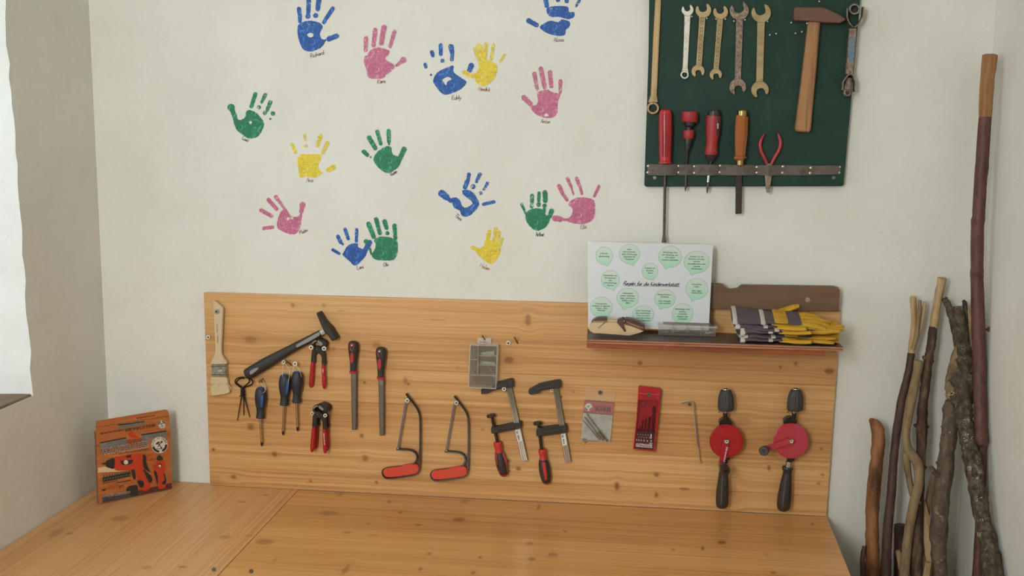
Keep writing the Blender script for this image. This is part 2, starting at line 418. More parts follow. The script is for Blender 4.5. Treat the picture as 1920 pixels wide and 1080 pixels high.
sm_ = MB(); sm_.box((XL-.197, (WY0+WY1)/2, WZ0-.005), (.1955, 0, 0), (0, (WY0-WY1)/2-.002, 0), (0, 0, .010), .003)
obj('trim_1', sm_, mat('sill_wood', '77624c', .7, spots='5d4c3b', sscale=14, stretch=(12, 1, 1)), label='dark weathered window sill board', kind='structure')
def window(name, c, ax, up, nrm, w, hgt):
    fr = MB(); t = .03
    c, ax, up, nrm = map(Vector, (c, ax, up, nrm))
    for sg in (-1, 1):
        fr.box(c+ax*sg*(w-t), ax*t, up*hgt, nrm*.025, .004); fr.box(c+up*sg*(hgt-t), ax*(w-2*t), up*t, nrm*.025, .004)
    fr.box(c, ax*.02, up*(hgt-2*t), nrm*.022, .004); fr.box(c+up*hgt*.3, ax*(w-2*t), up*.016, nrm*.02, .003)
    o = obj(name, fr, mat('window_paint', 'e6e4dc', .4), label='white casement window with glazing bars', kind='structure')
    g = MB(); g.box(c, ax*(w-2*t), up*(hgt-2*t), nrm*.002)
    G = NT('window_glass'); tr = G.n('ShaderNodeBsdfTransparent').outputs[0]; gl = G.n('ShaderNodeBsdfGlossy', {'Roughness': .02}).outputs[0]
    mx = G.n('ShaderNodeMixShader', {0: .06, 1: tr, 2: gl}).outputs[0]; G.t.links.new(mx, G.out.inputs[0])
    obj('pane', g, G.m, o)
window('window_1', (XL-.385, (WY0+WY1)/2, (WZ0+WZ1)/2), (0, 1, 0), (0, 0, 1), (1, 0, 0), (WY0-WY1)/2+.06, (WZ1-WZ0)/2+.01)
# rear wall behind the camera; unseen window assumed, placed and sized for its light
rw = MB(); cx_, cz_ = XL+.46, ZF+2.0
fr = [(XL, ZF), (XR, ZF), (XR, ZC), (XL, ZC)]; ho = [(cx_-.31, cz_-.62), (cx_+.31, cz_-.62), (cx_+.31, cz_+.62), (cx_-.31, cz_+.62)]
tr = tessellate_polygon([[Vector((a, b, 0)) for a, b in fr], [Vector((a, b, 0)) for a, b in ho]])
rw.add([(a, YR, b) for a, b in fr+ho], tr)
o = obj('wall_rear', rw, WALL); o['kind'] = 'structure'
window('unseen_rear_window', (cx_, YR-.03, cz_), (1, 0, 0), (0, 0, 1), (0, 1, 0), .31, .62)
# ------------------------------------------------------------------ pine staves with knots
PINE = wood('pine', 'dcb47d', 'cb985f', 'a5703a', '7a4e26')
BENCHW = wood('bench_pine', 'e0ae72', 'd29a5c', 'ad7639', '80532a', rough=.33)
def staves(name, quadf, n, ulen, edges, knots, m, parent, back, tone, res=.0032, gap=.00014):
    """quadf(s, t) -> world point of the surface (s along, t across 0..1); one mesh object per stave"""
    K = np.array([(k[0], k[1], k[2], k[3], k[4]) for k in knots]) if knots else np.zeros((0, 5))
    O = ORG[parent.name]
    for si in range(n):
        t0, t1 = edges[si], edges[si+1]
        A, B, C_, D_ = quadf(0, t0), quadf(1, t0), quadf(1, t1), quadf(0, t1)
        wid = (D_-A).length; L = (B-A).length; nu, nv = max(2, int(L/res)), max(3, int(wid/res))
        g = gap/wid
        tt = np.concatenate([[g], np.linspace(g+.0025/wid, 1-g-.0025/wid, nv-1), [1-g]])
        ss = np.linspace(0, 1, nu+1); S_, T_ = np.meshgrid(ss, tt)
        a, b, c, d = (np.array(p) for p in (A, B, C_, D_))
        X = (a*(1-S_[..., None])+b*S_[..., None])*(1-T_[..., None])+(d*(1-S_[..., None])+c*S_[..., None])*T_[..., None]
        back_n = np.array(back.normalized()); 
        Xe = X.copy(); Xe[0] += back_n*.0002; Xe[-1] += back_n*.0002
        R_, C2 = Xe.shape[:2]
        low = np.stack([Xe[0], Xe[-1]])+np.array(back)
        vs = np.concatenate([Xe.reshape(-1, 3), low.reshape(-1, 3)])-np.array(O)
        i = np.arange(R_-1)[:, None]*C2+np.arange(C2-1)[None]
        F = np.stack([i, i+C2, i+C2+1, i+1], -1).reshape(-1, 4)
        base = R_*C2; j = np.arange(C2-1)
        F2 = np.stack([j, j+1, base+j+1, base+j], -1); e = (R_-1)*C2
        F3 = np.stack([e+j, base+C2+j, base+C2+j+1, e+j+1], -1)
        F4 = np.stack([base+j, base+j+1, base+C2+j+1, base+C2+j], -1)
        F = np.concatenate([F, F2, F3, F4]).tolist()
        F.append([k*C2 for k in range(R_)][::-1]+[base, base+C2][:]); F.append([k*C2+C2-1 for k in range(R_)]+[base+2*C2-1, base+C2-1])
        me = bpy.data.meshes.new(name); me.from_pydata(vs.tolist(), [], F); me.materials.append(m)
        U = S_*L; Vv = T_*wid+si*.37; Wp = Vv.copy(); KN = np.zeros_like(U)
        for ks, kt, ka, kb, dk in K:
            if not (t0-.02 <= kt <= t1+.02): continue
            uk = ks*L; vk = (kt-t0)/(t1-t0)*wid; du = U-uk; dv = T_*wid-vk
            gA = np.exp(-(du/(ka*2.6))**2-(dv/(kb*2.2))**2); Wp -= dv*gA*.6
            rr = np.sqrt((du/ka)**2+(dv/kb)**2); KN = np.maximum(KN, .8*dk*np.clip((1.1-rr)/.4, 0, 1)+.16*dk*np.exp(-(rr/1.8)**2))
        z = lambda q: np.concatenate([q.reshape(-1), q[0], q[-1]]).astype(np.float32)
        for an, q in (('along', U), ('warp', Wp), ('kn', np.clip(KN, 0, 1)), ('tone', np.full_like(U, tone[si]))):
            at = me.attributes.new(an, 'FLOAT', 'POINT'); at.data.foreach_set('value', z(q))
        me.polygons.foreach_set('use_smooth', [True]*len(me.polygons)); me.set_sharp_from_angle(angle=.5); me.update()
        o = bpy.data.objects.new(name, me); COL.objects.link(o); o.parent = parent; ORG[o.name] = O
# the pine back panel
BTL, BTR, BBL, BBR = P(382, 549, HB), P(1576, 583, HB), P(394, 910.5, HB), P(1549.5, 966, HB)
BBL.z = BBR.z = ZB+.0006
def bq(s, t): return (BTL*(1-s)+BTR*s)*(1-t)+(BBL*(1-s)+BBR*s)*t
def binv(px, py, f, p0):
    s, t = p0
    for _ in range(8):
        q = f(s, t); e = p0w(px, py, f)-q; a = (f(s+.01, t)-q)/.01; b = (f(s, t+.01)-q)/.01
        m = np.array([[a.dot(a), a.dot(b)], [a.dot(b), b.dot(b)]]); r = np.linalg.solve(m, [a.dot(e), b.dot(e)]); s += r[0]; t += r[1]
    return s, t
def p0w(px, py, f):
    a = f(0, 0); n = (f(1, 0)-a).cross(f(0, 1)-a).normalized(); return hit(px, py, a, n)
def knots(f, lst):
    o = []
    for k in lst:
        s, t = binv(k[0], k[1], f, (.5, .5)); sc = (p0w(k[0]+1, k[1], f)-p0w(k[0], k[1], f)).length
        sv = (p0w(k[0], k[1]+1, f)-p0w(k[0], k[1], f)).length
        if -.05 < s < 1.05 and -.05 < t < 1.05: o.append((s, t, max(.0040, k[2]*sc*.85), max(.0036, k[3]*sv*.85), k[4] if len(k) > 4 else .8))
    return o
BK = [(470, 637, 15, 9, .55), (470, 800, 8, 8, .8), (515, 852, 6, 6), (438, 894, 7, 5), (582, 902, 4, 3), (706, 904, 4, 4), (685, 859, 7, 7, .7), (760, 714, 5, 9, .5),
      (766, 720, 3, 3), (954, 675, 12, 8, .75), (990, 600, 7, 14, .6), (678, 817, 5, 5), (684, 717, 3, 3, 1), (706, 647, 10, 8, .5), (607, 572, 4, 4, .5), (549, 572, 5, 5, .6),
      (972, 879, 6, 5), (1200, 681, 6, 5), (1492, 682, 5, 5), (1555, 696, 12, 7, .9), (1463, 689, 3, 3), (1231, 890, 7, 5), (1231, 928, 4, 6, .9), (1157, 912, 5, 10, .9),
      (1442, 877, 4, 7, .8), (1542, 890, 4, 3), (1535, 907, 4, 3), (1540, 842, 4, 3), (1283, 917, 12, 2.5, .6), (1376, 920, 8, 16, .35), (1098, 829, 4, 3), (1053, 744, 3, 3),
      (625, 655, 4, 4, .5), (858, 690, 5, 3, .3), (400, 843, 4, 4, 1), (954, 864, 3.5, 3.5, 1), (558, 712, 3, 3, .6), (640, 583, 9, 3, .3), (1170, 770, 30, 5, .2), (820, 600, 18, 4, .2), (905, 805, 4, 4, .4), (1075, 735, 4, 3, .5), (400, 900, 22, 12, .25), (1120, 655, 14, 5, .4), (1392, 790, 18, 12, .25), (575, 715, 20, 10, .2)]
bp = thing('backing_board', 'wide glued pine panel on the wall with tools hung from small hooks', 'board', bq(.5, 1))
staves('stave', bq, 6, 0, [0, .19, .36, .53, .735, .90, 1], knots(bq, BK), PINE, bp, Vector((0, .0175, 0)), [.35, .55, .42, .62, .36, .5])
# the bench: left worktop with boards running from the wall, main worktop with boards along it
sA, sB = PBn(561, 917.6), PBn(409, 1080); sdir = (sB-sA).normalized()
DEP = .78
eA = PBn(1549, 966.5); eB = PBn(1595, 1080); edir = (eB-eA).normalized()
yb = lambda x: -HB-.001
p00 = Vector((sA.x, yb(0), ZB)); p01 = p00+sdir*(DEP/abs(sdir.y)); p10 = Vector((eA.x, yb(0), ZB)); p11 = p10+edir*(DEP/abs(edir.y))
def mq(s, t): return (p00*(1-s)+p10*s)*(1-t)+(p01*(1-s)+p11*s)*t
MK = [(617, 962, 24, 5, .6), (650, 998, 12, 3, .55), (496, 1016, 22, 6, .6), (861, 974, 15, 5, .8), (872, 940, 10, 4, .5), (637, 928, 8, 4, .5), (785, 984, 8, 2), (648, 1068, 7, 12, .6),
      (751, 961, 5, 3), (805, 1038, 4, 3), (900, 1045, 4, 3), (788, 1067, 5, 4), (887, 1074, 6, 4), (997, 1048, 8, 4), (993, 1019, 8, 4, .6), (1060, 996, 5, 2), (1037, 1040, 13, 5, .6),
      (1353, 1017, 10, 4, .9), (1317, 1028, 4, 5, .9), (1262, 1030, 4, 3, .6), (1010, 950, 4, 6, .7), (1437, 1040, 6, 4, .3), (730, 941, 3, 3), (690, 982, 3, 2), (1450, 1074, 6, 3),
      (1524, 983, 3, 2, .9), (515, 1050, 4, 6, .4), (1350, 995, 5, 2, .4), (700, 1003, 14, 3, .3)]
bench = thing('workbench', 'long pine workbench top against the wall under the tool panel', 'workbench', Vector((p10.x*.5+p00.x*.5, -DEP/2, ZF)))
staves('stave', mq, 6, 0, [0, .16, .31, .47, .64, .82, 1], knots(mq, MK), BENCHW, bench, Vector((0, 0, -.032)), [.5, .62, .4, .55, .35, .6])
LEGW = mat('bench_leg_wood', 'b98a52', .5, spots='a2723d', sscale=20, stretch=(8, 8, 1))
def lg(x, y, parent):
    mb = MB(); mb.box((x, y, (ZF+ZB-.033)/2), (.035, 0, 0), (0, .035, 0), (0, 0, (ZB-.033-ZF)/2), .004); obj('leg', mb, LEGW, parent)
for x, y in ((p00.x+.10, -.09), (p10.x-.12, -.09), (p01.x+.30, -DEP+.10), (p11.x-.08, -DEP+.10)): lg(x, y, bench)
lb = thing('corner_workbench', 'pine worktop in the corner under the window, boards running out from the wall', 'workbench', Vector((XL+.25, -.6, ZF)))
q00 = Vector((XL+.002, -.001, ZB)); q10 = Vector((p00.x-.0018, -.001, ZB)); LD = 1.25
q01 = Vector((XL+.002, -LD, ZB)); q11 = q10+sdir*((LD-.001)/abs(sdir.y)); q11.x -= .0006
if q11.x < XL+.12: pass
def lq(s, t): # along = away from the wall, across = left to right
    return (q10*(1-t)+q00*t)*(1-s)+(q11*(1-t)+q01*t)*s
LK = [(422, 1007, 12, 5, .5), (453, 941, 3, 3), (498, 928, 3, 2, .9), (466, 1004, 4, 3, .6), (106, 999, 26, 4, .55), (225, 972, 18, 7, .5), (275, 1064, 12, 4, .5), (342, 1063, 6, 4, .7), (130, 1000, 6, 3, .6)]
staves('stave', lq, 5, 0, [0, .20, .42, .62, .80, 1], knots(lq, LK), wood('corner_pine', 'e0b078', 'd29e66', 'b07c46', '8a5c34', rough=.33), lb, Vector((0, 0, -.032)), [.5, .3, .45, .35, .5])
for x, y in ((XL+.06, -.06), (XL+.06, -LD+.08), (q11.x-.09, -LD+.08), (q10.x-.12, -.06)): lg(x, y, lb)
STEEL = mat('screw_steel', '8d887c', .35, 1, spots='6b665c', sscale=300)
for px, py, par, mm in ((401, 1067, lb, STEEL), (471, 1070.5, bench, STEEL)):
    mb = MB(); V = View(0, 0, 1, Vector((0, 0, ZB)), Vector((0, 0, 1))); mb.ring(V, px, py, .0002, 4.2, 1.6, .0008, 14); obj('screw', mb, mm, par)
# ------------------------------------------------------------------ small hooks and nails in the panel
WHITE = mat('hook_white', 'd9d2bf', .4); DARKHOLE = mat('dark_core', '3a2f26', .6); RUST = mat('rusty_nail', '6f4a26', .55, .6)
def hook(px, py, r=5.2, hh=.022, m=None, par=None, h0=HB):
    par = par or bp; V = View()
    mb = MB(); mb.tube(V, [(px, py, h0-.001, r*.34), (px, py, h0+hh, r*.34)], 8); c = obj('hook', mb, STEEL, par)
    mb = MB(); mb.ring(V, px, py, h0+hh-.003, r, r*.42, .003, 16); obj('washer', mb, m or WHITE, c)
    mb = MB(); mb.slab(V, circ(px, py, r*.45, 10), h0+hh-.002, h0+hh+.0005); obj('screw_core', mb, DARKHOLE, c)
for px, py, r, hh in ((390, 632.5, 4, .004), (953, 643.5, 4.2, .004), (531.5, 679, 3.6, .02), (553, 682.5, 4.2, .022), (583, 651.8, 4.2, .030), (607.3, 653.7, 4.2, .030), (585, 775.2, 3.2, .02), (609.4, 779.3, 3.6, .040), (763.4, 751.4, 4, .02), (855.5, 755.7, 4, .02), (945, 729.4, 4, .022), (1034.5, 732, 3.2, .016)):
    hook(px, py, r, hh)
hook(488, 715.5, 3.2, .018, RUST)
for px, py, dx, dy in ((905, 630.5, 6, 9), (965.3, 633.5, 5.5, 11), (536, 676, 11, 9), (489, 713, 4, -3)):
    mb = MB(); V = View(); mb.tube(V, [(px+dx, py+dy, HB-.001, 1.1), (px, py, HB+.026, 1.1)], 8); mb.tube(V, [(px, py, HB+.025, 2.1), (px-.3, py-.4, HB+.027, 2.1)], 10)
    obj('nail', mb, RUST, bp)
# ------------------------------------------------------------------ painted handprints on the wall
RND = random.Random(11)
PAINTS = {'blue': [paint('blue_paint_%d' % i, '134f9c', '4f94d8', c) for i, c in enumerate((.585, .57, .50))],
          'pink': [paint('pink_paint_%d' % i, 'bf6686', 'e4a2bc', c) for i, c in enumerate((.585, .57, .50))],
          'green': [paint('green_paint_%d' % i, '0c7550', '52b38c', c) for i, c in enumerate((.585, .57, .50))],
          'yellow': [paint('yellow_paint_%d' % i, 'dfc62c', 'eedb78', c) for i, c in enumerate((.56, .56, .50))]}
INK = {'navy': mat('navy_ink', '23294a', .7), 'red': mat('red_ink', '8e3038', .7), 'orange': mat('orange_ink', 'b86a35', .7), 'black': mat('black_ink', '24302c', .7)}
def rough(p, step, j):
    q = []
    for i in range(len(p)):
        a, b = p[i], p[(i+1) % len(p)]; n = max(1, int(math.hypot(b[0]-a[0], b[1]-a[1])/step))
        for k in range(n): t = k/n; q.append((a[0]+(b[0]-a[0])*t+RND.uniform(-j, j), a[1]+(b[1]-a[1])*t+RND.uniform(-j, j)))
    return q
C2, C3, C4, C5 = View(400, 0, 3.6), View(760, 0, 3.6), View(440, 230, 3.725), View(780, 300, 4.908)
_hp = [0]
def handprint(V, colour, palms, fingers, thumb, name, nx, ny, nw, nang, ink, label, holes=()):
    _hp[0] += 1; H = .0004+.0003*(_hp[0] % 3); s = V.sc/3.6
    m0, m1, m2 = PAINTS[colour]
    b = palms[0][0]
    t = thing('handprint', label, 'handprint', V.pt(nx, ny, H), 'painted handprints on the wall')
    for i, p in enumerate(palms):
        mb = MB(); mb.flat(V, rough(smooth(p, 4), 4*s, 1.7*s), H, [rough(smooth(h, 3), 4*s, .8*s) for h in holes] if i == 0 else [])
        obj('palm', mb, m0, t)
    kk = [0]
    def blobs(bl, nm, m):
        mb = MB()
        for q in bl:
            kk[0] += 1; Hb = H+.00004*kk[0]
            if len(q) == 3: p = circ(q[0], q[1], q[2], 14)
            else:
                x1, y1, x2, y2, r = q[:5]; l = math.hypot(x2-x1, y2-y1) or 1; k = max(0, (l-2*0.0))/l
                c = capsule(x1, y1, x2, y2, r*.98, r*(q[5] if len(q) > 5 else .9)); p = c
            mb.flat(V, rough(p, 3.5*s, 1.6*s), Hb)
        obj(nm, mb, m, t)
    for i, f in enumerate(fingers): blobs(f, 'finger', m2 if any(len(q) == 6 and q[5] < .8 for q in f) else m1)
    if thumb: blobs(thumb, 'thumb', m1)
    mb = MB(); script(mb, V, name, nx-nw/2*math.cos(nang), ny-nw/2*math.sin(nang), 27*s, H, nang, .095, None, nw, .12, RND)
    obj('name_lettering', mb, INK[ink], t)
handprint(C2, 'blue', [[(570, 175), (590, 155), (640, 140), (690, 145), (725, 160), (738, 180), (725, 210), (720, 240), (735, 265), (765, 265), (750, 290), (735, 315), (700, 335), (650, 348), (610, 335), (588, 300), (572, 250), (568, 210)]],
  [[(578, 60, 584, 110, 15), (585, 115, 584, 145, 14)], [(645, -45, 641, 85, 16), (638, 110, 18)], [(716, -40, 705, 60, 18), (690, 105, 17)], [(805, 58, 768, 115, 15), (763, 120, 745, 152, 13)]],
  [(780, 262, 832, 243, 18)], 'Richard', 703, 378, 95, -.27, 'navy', 'large blue handprint at the very top, directly above a dark joined-up name', [[(632, 235), (650, 222), (674, 228), (672, 246), (650, 252)]])
handprint(C2, 'pink', [[(1040, 370), (1060, 340), (1105, 320), (1150, 328), (1185, 340), (1185, 365), (1160, 395), (1190, 420), (1225, 445), (1200, 480), (1165, 505), (1150, 525), (1100, 533), (1050, 525), (1035, 480), (1018, 420), (1020, 385)]],
  [[(1030, 258, 1028, 340, 15)], [(1093, 203, 1081, 305, 16)], [(1152, 184, 1133, 292, 18)], [(1222, 215, 1192, 315, 15, .75)]], [(1282, 404, 21), (1280, 408, 1238, 440, 14, .75)],
  'Kara', 1134, 562, 55, -.05, 'red', 'pink handprint with its thumb pointing to the blue and yellow pair')
handprint(C2, 'green', [[(220, 760), (240, 742), (290, 762), (320, 795), (342, 830), (330, 880), (295, 925), (240, 935), (200, 910), (160, 880), (135, 820), (140, 785), (180, 810), (215, 790)]],
  [[(283, 635, 257, 718, 15)], [(350, 640, 326, 690, 14, .75), (308, 725, 14)], [(385, 690, 362, 745, 15, .75), (348, 762, 15)], [(402, 766, 16), (385, 802, 8)]],
  [(120, 725, 25), (125, 740, 148, 795, 17)], 'Louis', 214, 950, 46, .35, 'black', 'green handprint set apart nearest the window, thumb raised', [[(240, 825), (252, 816), (262, 828), (250, 838)]])
handprint(C4, 'yellow', [[(440, 250), (470, 220), (530, 220), (600, 225), (600, 265), (580, 300), (600, 340), (615, 352), (560, 385), (500, 375), (460, 385), (445, 330)]],
  [[(402, 152, 424, 208, 12)], [(490, 90, 492, 120, 12, .7), (495, 165, 13)], [(598, 95, 578, 160, 17, .75)], [(648, 142, 614, 212, 16, .7)]], [(688, 312, 655, 332, 19)],
  'Aria', 526, 415, 48, -.03, 'orange', 'yellow handprint with a square palm, between two green handprints')
handprint(C4, 'green', [[(970, 250), (1000, 200), (1060, 165), (1095, 175), (1095, 200), (1110, 225), (1150, 240), (1160, 260), (1150, 300), (1110, 335), (1060, 350), (1010, 320), (975, 275)]],
  [[(903, 203, 925, 225, 16), (950, 240, 7)], [(938, 105, 982, 178, 17)], [(995, 62, 1020, 148, 14)], [(1075, 58, 1076, 132, 15), (1078, 150, 9)]], [(1184, 184, 1150, 258, 18)],
  'Vivien', 1114, 362, 55, -.45, 'black', 'green handprint with thumb spread wide, below the pink one')
handprint(C4, 'pink', [[(295, 720), (300, 680), (320, 625), (355, 598), (375, 625), (400, 655), (440, 655), (470, 630), (465, 700), (450, 750), (420, 780), (370, 775), (310, 745)]],
  [[(205, 738, 265, 730, 14)], [(186, 612, 258, 653, 15)], [(235, 538, 293, 603, 15)], [(287, 518, 343, 593, 14, .75)]], [(474, 575, 22), (474, 580, 464, 622, 17)],
  'Malen', 485, 770, 62, -.35, 'red', 'pink handprint tilted over to the side with fingers fanned, lowest at the left', [[(360, 672), (375, 660), (385, 670), (372, 682)], [(392, 668), (402, 658), (410, 668), (400, 676)]])
handprint(C4, 'blue', [[(755, 915), (790, 860), (830, 842), (860, 845), (865, 870), (900, 885), (925, 890), (915, 930), (880, 970), (840, 1000), (800, 965), (760, 930)]],
  [[(684, 888, 730, 914, 11)], [(720, 795, 742, 838, 14), (754, 848, 9)], [(771, 745, 793, 812, 13)], [(852, 747, 850, 828, 12)]], [(942, 838, 915, 885, 19)],
  'Leni', 880, 1022, 50, -.2, 'navy', 'small blue handprint whose thumb overlaps a green handprint')
handprint(C4, 'green', [[(975, 820), (1010, 797), (1060, 797), (1110, 810), (1138, 840), (1135, 910), (1110, 958), (1040, 962), (980, 955), (955, 925), (975, 890), (985, 850)]],
  [[(935, 708, 971, 798, 17)], [(988, 674, 1014, 772, 16)], [(1046, 690, 1061, 735, 16), (1066, 772, 15)], [(1115, 718, 1122, 808, 15)]], [(918, 830, 17), (945, 880, 954, 918, 8)],
  'Ole', 1056, 1004, 36, -.05, 'black', 'green handprint with a full square palm, overlapped by a small blue one')
handprint(C3, 'blue', [[(955, 55), (1010, 42), (1095, 45), (1105, 80), (1138, 80), (1138, 115), (1100, 130), (1040, 115), (990, 115), (960, 95)], [(908, 180), (940, 155), (980, 140), (1030, 150), (1060, 130), (1110, 150), (1105, 185), (1085, 200), (1075, 235), (1030, 243), (960, 225), (920, 200)]],
  [[(944, -20, 954, 38, 17)], [(1032, -60, 1030, 0, 17)], [(1096, -55, 1090, 8, 17)], [(1178, -4, 1152, 42, 12, .7)]], [(832, 140, 885, 168, 18)],
  'Alissa', 1036, 280, 70, -.05, 'navy', 'blue handprint cut by the top edge, nearest the green tool board')
handprint(C3, 'blue', [[(188, 540), (215, 490), (280, 455), (325, 445), (328, 490), (400, 540), (412, 555), (390, 590), (350, 615), (280, 640), (240, 625), (195, 565)]],
  [[(133, 435, 139, 453, 12), (173, 505, 8)], [(180, 352, 185, 375, 14)], [(238, 305, 240, 367, 14), (250, 410, 14)], [(308, 315, 315, 350, 18), (317, 365, 313, 403, 13)]], [(445, 442, 432, 478, 19)],
  'Eddy', 346, 672, 66, -.06, 'navy', 'blue handprint with dotted fingers, touching a yellow handprint', [[(250, 538), (285, 518), (312, 535), (285, 550), (275, 575), (262, 560)]])
handprint(C3, 'yellow', [[(460, 500), (490, 480), (500, 430), (540, 405), (600, 425), (622, 455), (605, 520), (570, 560), (525, 583), (480, 555), (470, 530)]],
  [[(472, 335, 505, 430, 15, .75)], [(497, 315, 530, 400, 20)], [(545, 302, 540, 390, 15, .75)], [(594, 305, 578, 400, 13, .7)], [(670, 370, 640, 415, 10, .7)]], [(400, 490, 460, 515, 16)],
  'Hendrik', 533, 614, 78, .09, 'orange', 'yellow handprint beside the blue one it touches, name in orange')
handprint(C3, 'pink', [[(890, 630), (920, 612), (960, 605), (1000, 625), (1045, 635), (1030, 690), (1025, 765), (990, 795), (940, 795), (880, 770), (840, 715), (880, 710), (895, 680)]],
  [[(872, 500, 890, 602, 16, .75)], [(915, 465, 940, 588, 17)], [(976, 488, 985, 582, 16)], [(1048, 548, 1045, 625, 15, .7)]], [(800, 658, 845, 702, 18)],
  'Anton', 945, 833, 66, .08, 'red', 'pink handprint beside the green tool board with its thumb to the left', [[(935, 780), (950, 765), (968, 778), (950, 787)]])
handprint(C5, 'blue', [[(320, 360), (370, 345), (405, 375), (430, 430), (470, 435), (520, 400), (490, 360), (435, 320), (428, 280), (480, 275), (535, 310), (560, 350), (580, 400), (565, 440), (520, 490), (480, 518), (425, 515), (400, 465), (350, 440), (335, 400)]],
  [[(487, 132, 478, 190, 18), (470, 200, 450, 252, 22)], [(588, 135, 556, 200, 20, .75), (525, 245, 23)], [(658, 212, 625, 270, 16, .75), (595, 305, 17)], [(715, 385, 622, 408, 17)]], [(237, 308, 278, 340, 34), (280, 345, 322, 378, 20)],
  'Theo', 382, 542, 76, .65, 'navy', 'blue handprint shaped like a hook with a hollow palm, alone in the middle')
handprint(C5, 'green', [[(1010, 500), (1040, 460), (1110, 445), (1180, 460), (1190, 500), (1230, 525), (1225, 570), (1190, 620), (1130, 650), (1085, 640), (1040, 600), (1010, 550)]],
  [[(972, 410, 1010, 492, 15, .75)], [(1068, 330, 1065, 432, 20, .78)], [(1132, 305, 1130, 375, 16), (1128, 410, 22)], [(1186, 300, 1190, 375, 24), (1182, 420, 20), (1180, 450, 1180, 480, 14)]], [(1248, 468, 1230, 520, 22)],
  'Arthur', 1141, 700, 78, -.08, 'black', 'green handprint touching a pink one, just above the rules sheet')
handprint(C5, 'pink', [[(1405, 400), (1430, 370), (1490, 345), (1560, 345), (1635, 370), (1650, 440), (1640, 530), (1590, 575), (1500, 590), (1400, 570), (1385, 545), (1430, 510), (1440, 450), (1410, 420)]],
  [[(1318, 240, 1350, 310, 20), (1352, 312, 1390, 368, 17)], [(1396, 175, 1430, 250, 18, .75), (1435, 262, 1450, 318, 10)], [(1479, 170, 1505, 240, 18), (1510, 250, 1525, 308, 15)], [(1684, 242, 1642, 332, 15)]], [(1280, 536, 1330, 545, 28), (1330, 546, 1385, 550, 14)],
  'Ella', 1541, 632, 58, .03, 'red', 'pink handprint just above the rules sheet, thumb over a green handprint')
handprint(C5, 'yellow', [[(635, 750), (700, 740), (765, 770), (778, 810), (770, 870), (720, 940), (680, 955), (610, 910), (560, 860), (545, 820), (590, 810), (625, 790)]],
  [[(675, 660, 652, 758, 19)], [(735, 635, 712, 748, 19, .78)], [(765, 665, 748, 768, 17)], [(795, 725, 777, 788, 14, .78)]], [(522, 806, 570, 830, 18)],
  'Helen', 630, 1000, 100, .36, 'orange', 'narrow yellow handprint with closed fingers, lowest over the pine panel')
# ------------------------------------------------------------------ green tool board
GH = .020
GREEN = mat('green_board_paint', '17352a', .6, spec=.3, spots='1f4033', sscale=14, sfrom=.45, sto=.7, bump=.25, bscale=120)
V0 = View()
gb = thing('tool_board', 'dark green painted board on the wall with wrenches and a hammer', 'tool board', P(1395, 350, GH))
mb = MB(); mb.slab(V0, [(1218, -70), (1617, -70), (1613, 0), (1582, 346), (1579, 349), (1211, 350), (1208, 347), (1216, 100)], .0005, GH, 1.2, back=True); obj('panel', mb, GREEN, gb)
LEATHER = mat('strap_leather', '62594f', .7, spots='4f463e', sscale=90, bump=.5, bscale=200)
BRASSR = mat('rivet_brass', 'd0c6b0', .3, 1); L = View(1190, 190, 3.857)
def strapline(off):
    xs = [(92, 0), (150, 8), (222, 15), (290, 8), (316, 0), (345, 5), (374, 8), (405, 4), (432, 0), (480, 6), (530, 12), (585, 7), (616, 0), (680, 9), (760, 14), (830, 8), (883, 0), (920, 6), (970, 14), (1030, 6), (1072, 0), (1130, 4), (1180, 9), (1230, 5), (1271, 0), (1340, 6), (1400, 7), (1450, 3), (1490, 0)]
    return xs
mb = MB(); xs = strapline(0); vs = []; n = len(xs)
top = [455, 455, 457, 455, 457, 458, 458, 457, 459, 457, 457, 459, 458, 460, 462, 460, 464, 462, 462, 463, 461, 464, 466, 464, 466, 467, 464, 466, 464]
for i, (x, b) in enumerate(xs):
    h = GH+.0014+b*.0012; y0 = top[i]-1; y1 = 533+b*.25-(4 if x > 1300 else 0)
    vs += [L.pt(x, y0, h-.0022), L.pt(x, y0, h), L.pt(x, y1, h), L.pt(x, y1, h-.0022)]
fs = []
for i in range(n-1):
    for k in range(4): j = (k+1) % 4; fs.append((i*4+k, (i+1)*4+k, (i+1)*4+j, i*4+j))
fs += [(0, 1, 2, 3), tuple((n-1)*4+k for k in (3, 2, 1, 0))]
mb.add(vs, fs); obj('strap', mb, LEATHER, gb, sharp=1.0)
for x, y in ((98, 468), (95, 515), (316, 468), (316, 515), (432, 470), (432, 518), (618, 466), (614, 514), (883, 476), (883, 516), (1072, 472), (1068, 517), (1273, 481), (1268, 520), (1485, 475), (1480, 515)):
    c = L.pt(x, y, GH+.0018); r = L.m(11.5 if x < 1400 else 8, x, y); mb = MB(); mb.ball(c, r, r*.6, r, 10, 6); obj('rivet', mb, BRASSR, gb)
for x, y in ((144, 552), (1440, 552)):
    mb = MB(); mb.ring(L, x, y, GH, 13, 5, .0012, 16); mb.slab(L, circ(x, y, 6, 10), GH-.001, GH+.0006); obj('screw', mb, STEEL, gb)
K = View(1190, 0, 4.3636); M5 = View(1260, 0, 5.4); N5 = View(1470, 0, 5.4)
for x, y in ((1105, 285), (1158, 275), (1315, 272), (1367, 260), (1280, 185), (1410, 190), (1510, 12), (468, 135), (590, 150), (742, 155), (902, 162), (812, 172), (1088, 175), (665, 155), (535, 140)):
    mb = MB(); mb.tube(K, [(x, y, GH-.002, 4), (x, y, GH+.008, 4)], 8); mb.tube(K, [(x, y, GH+.0075, 7), (x, y, GH+.009, 7)], 8); obj('nail', mb, STEEL, gb)
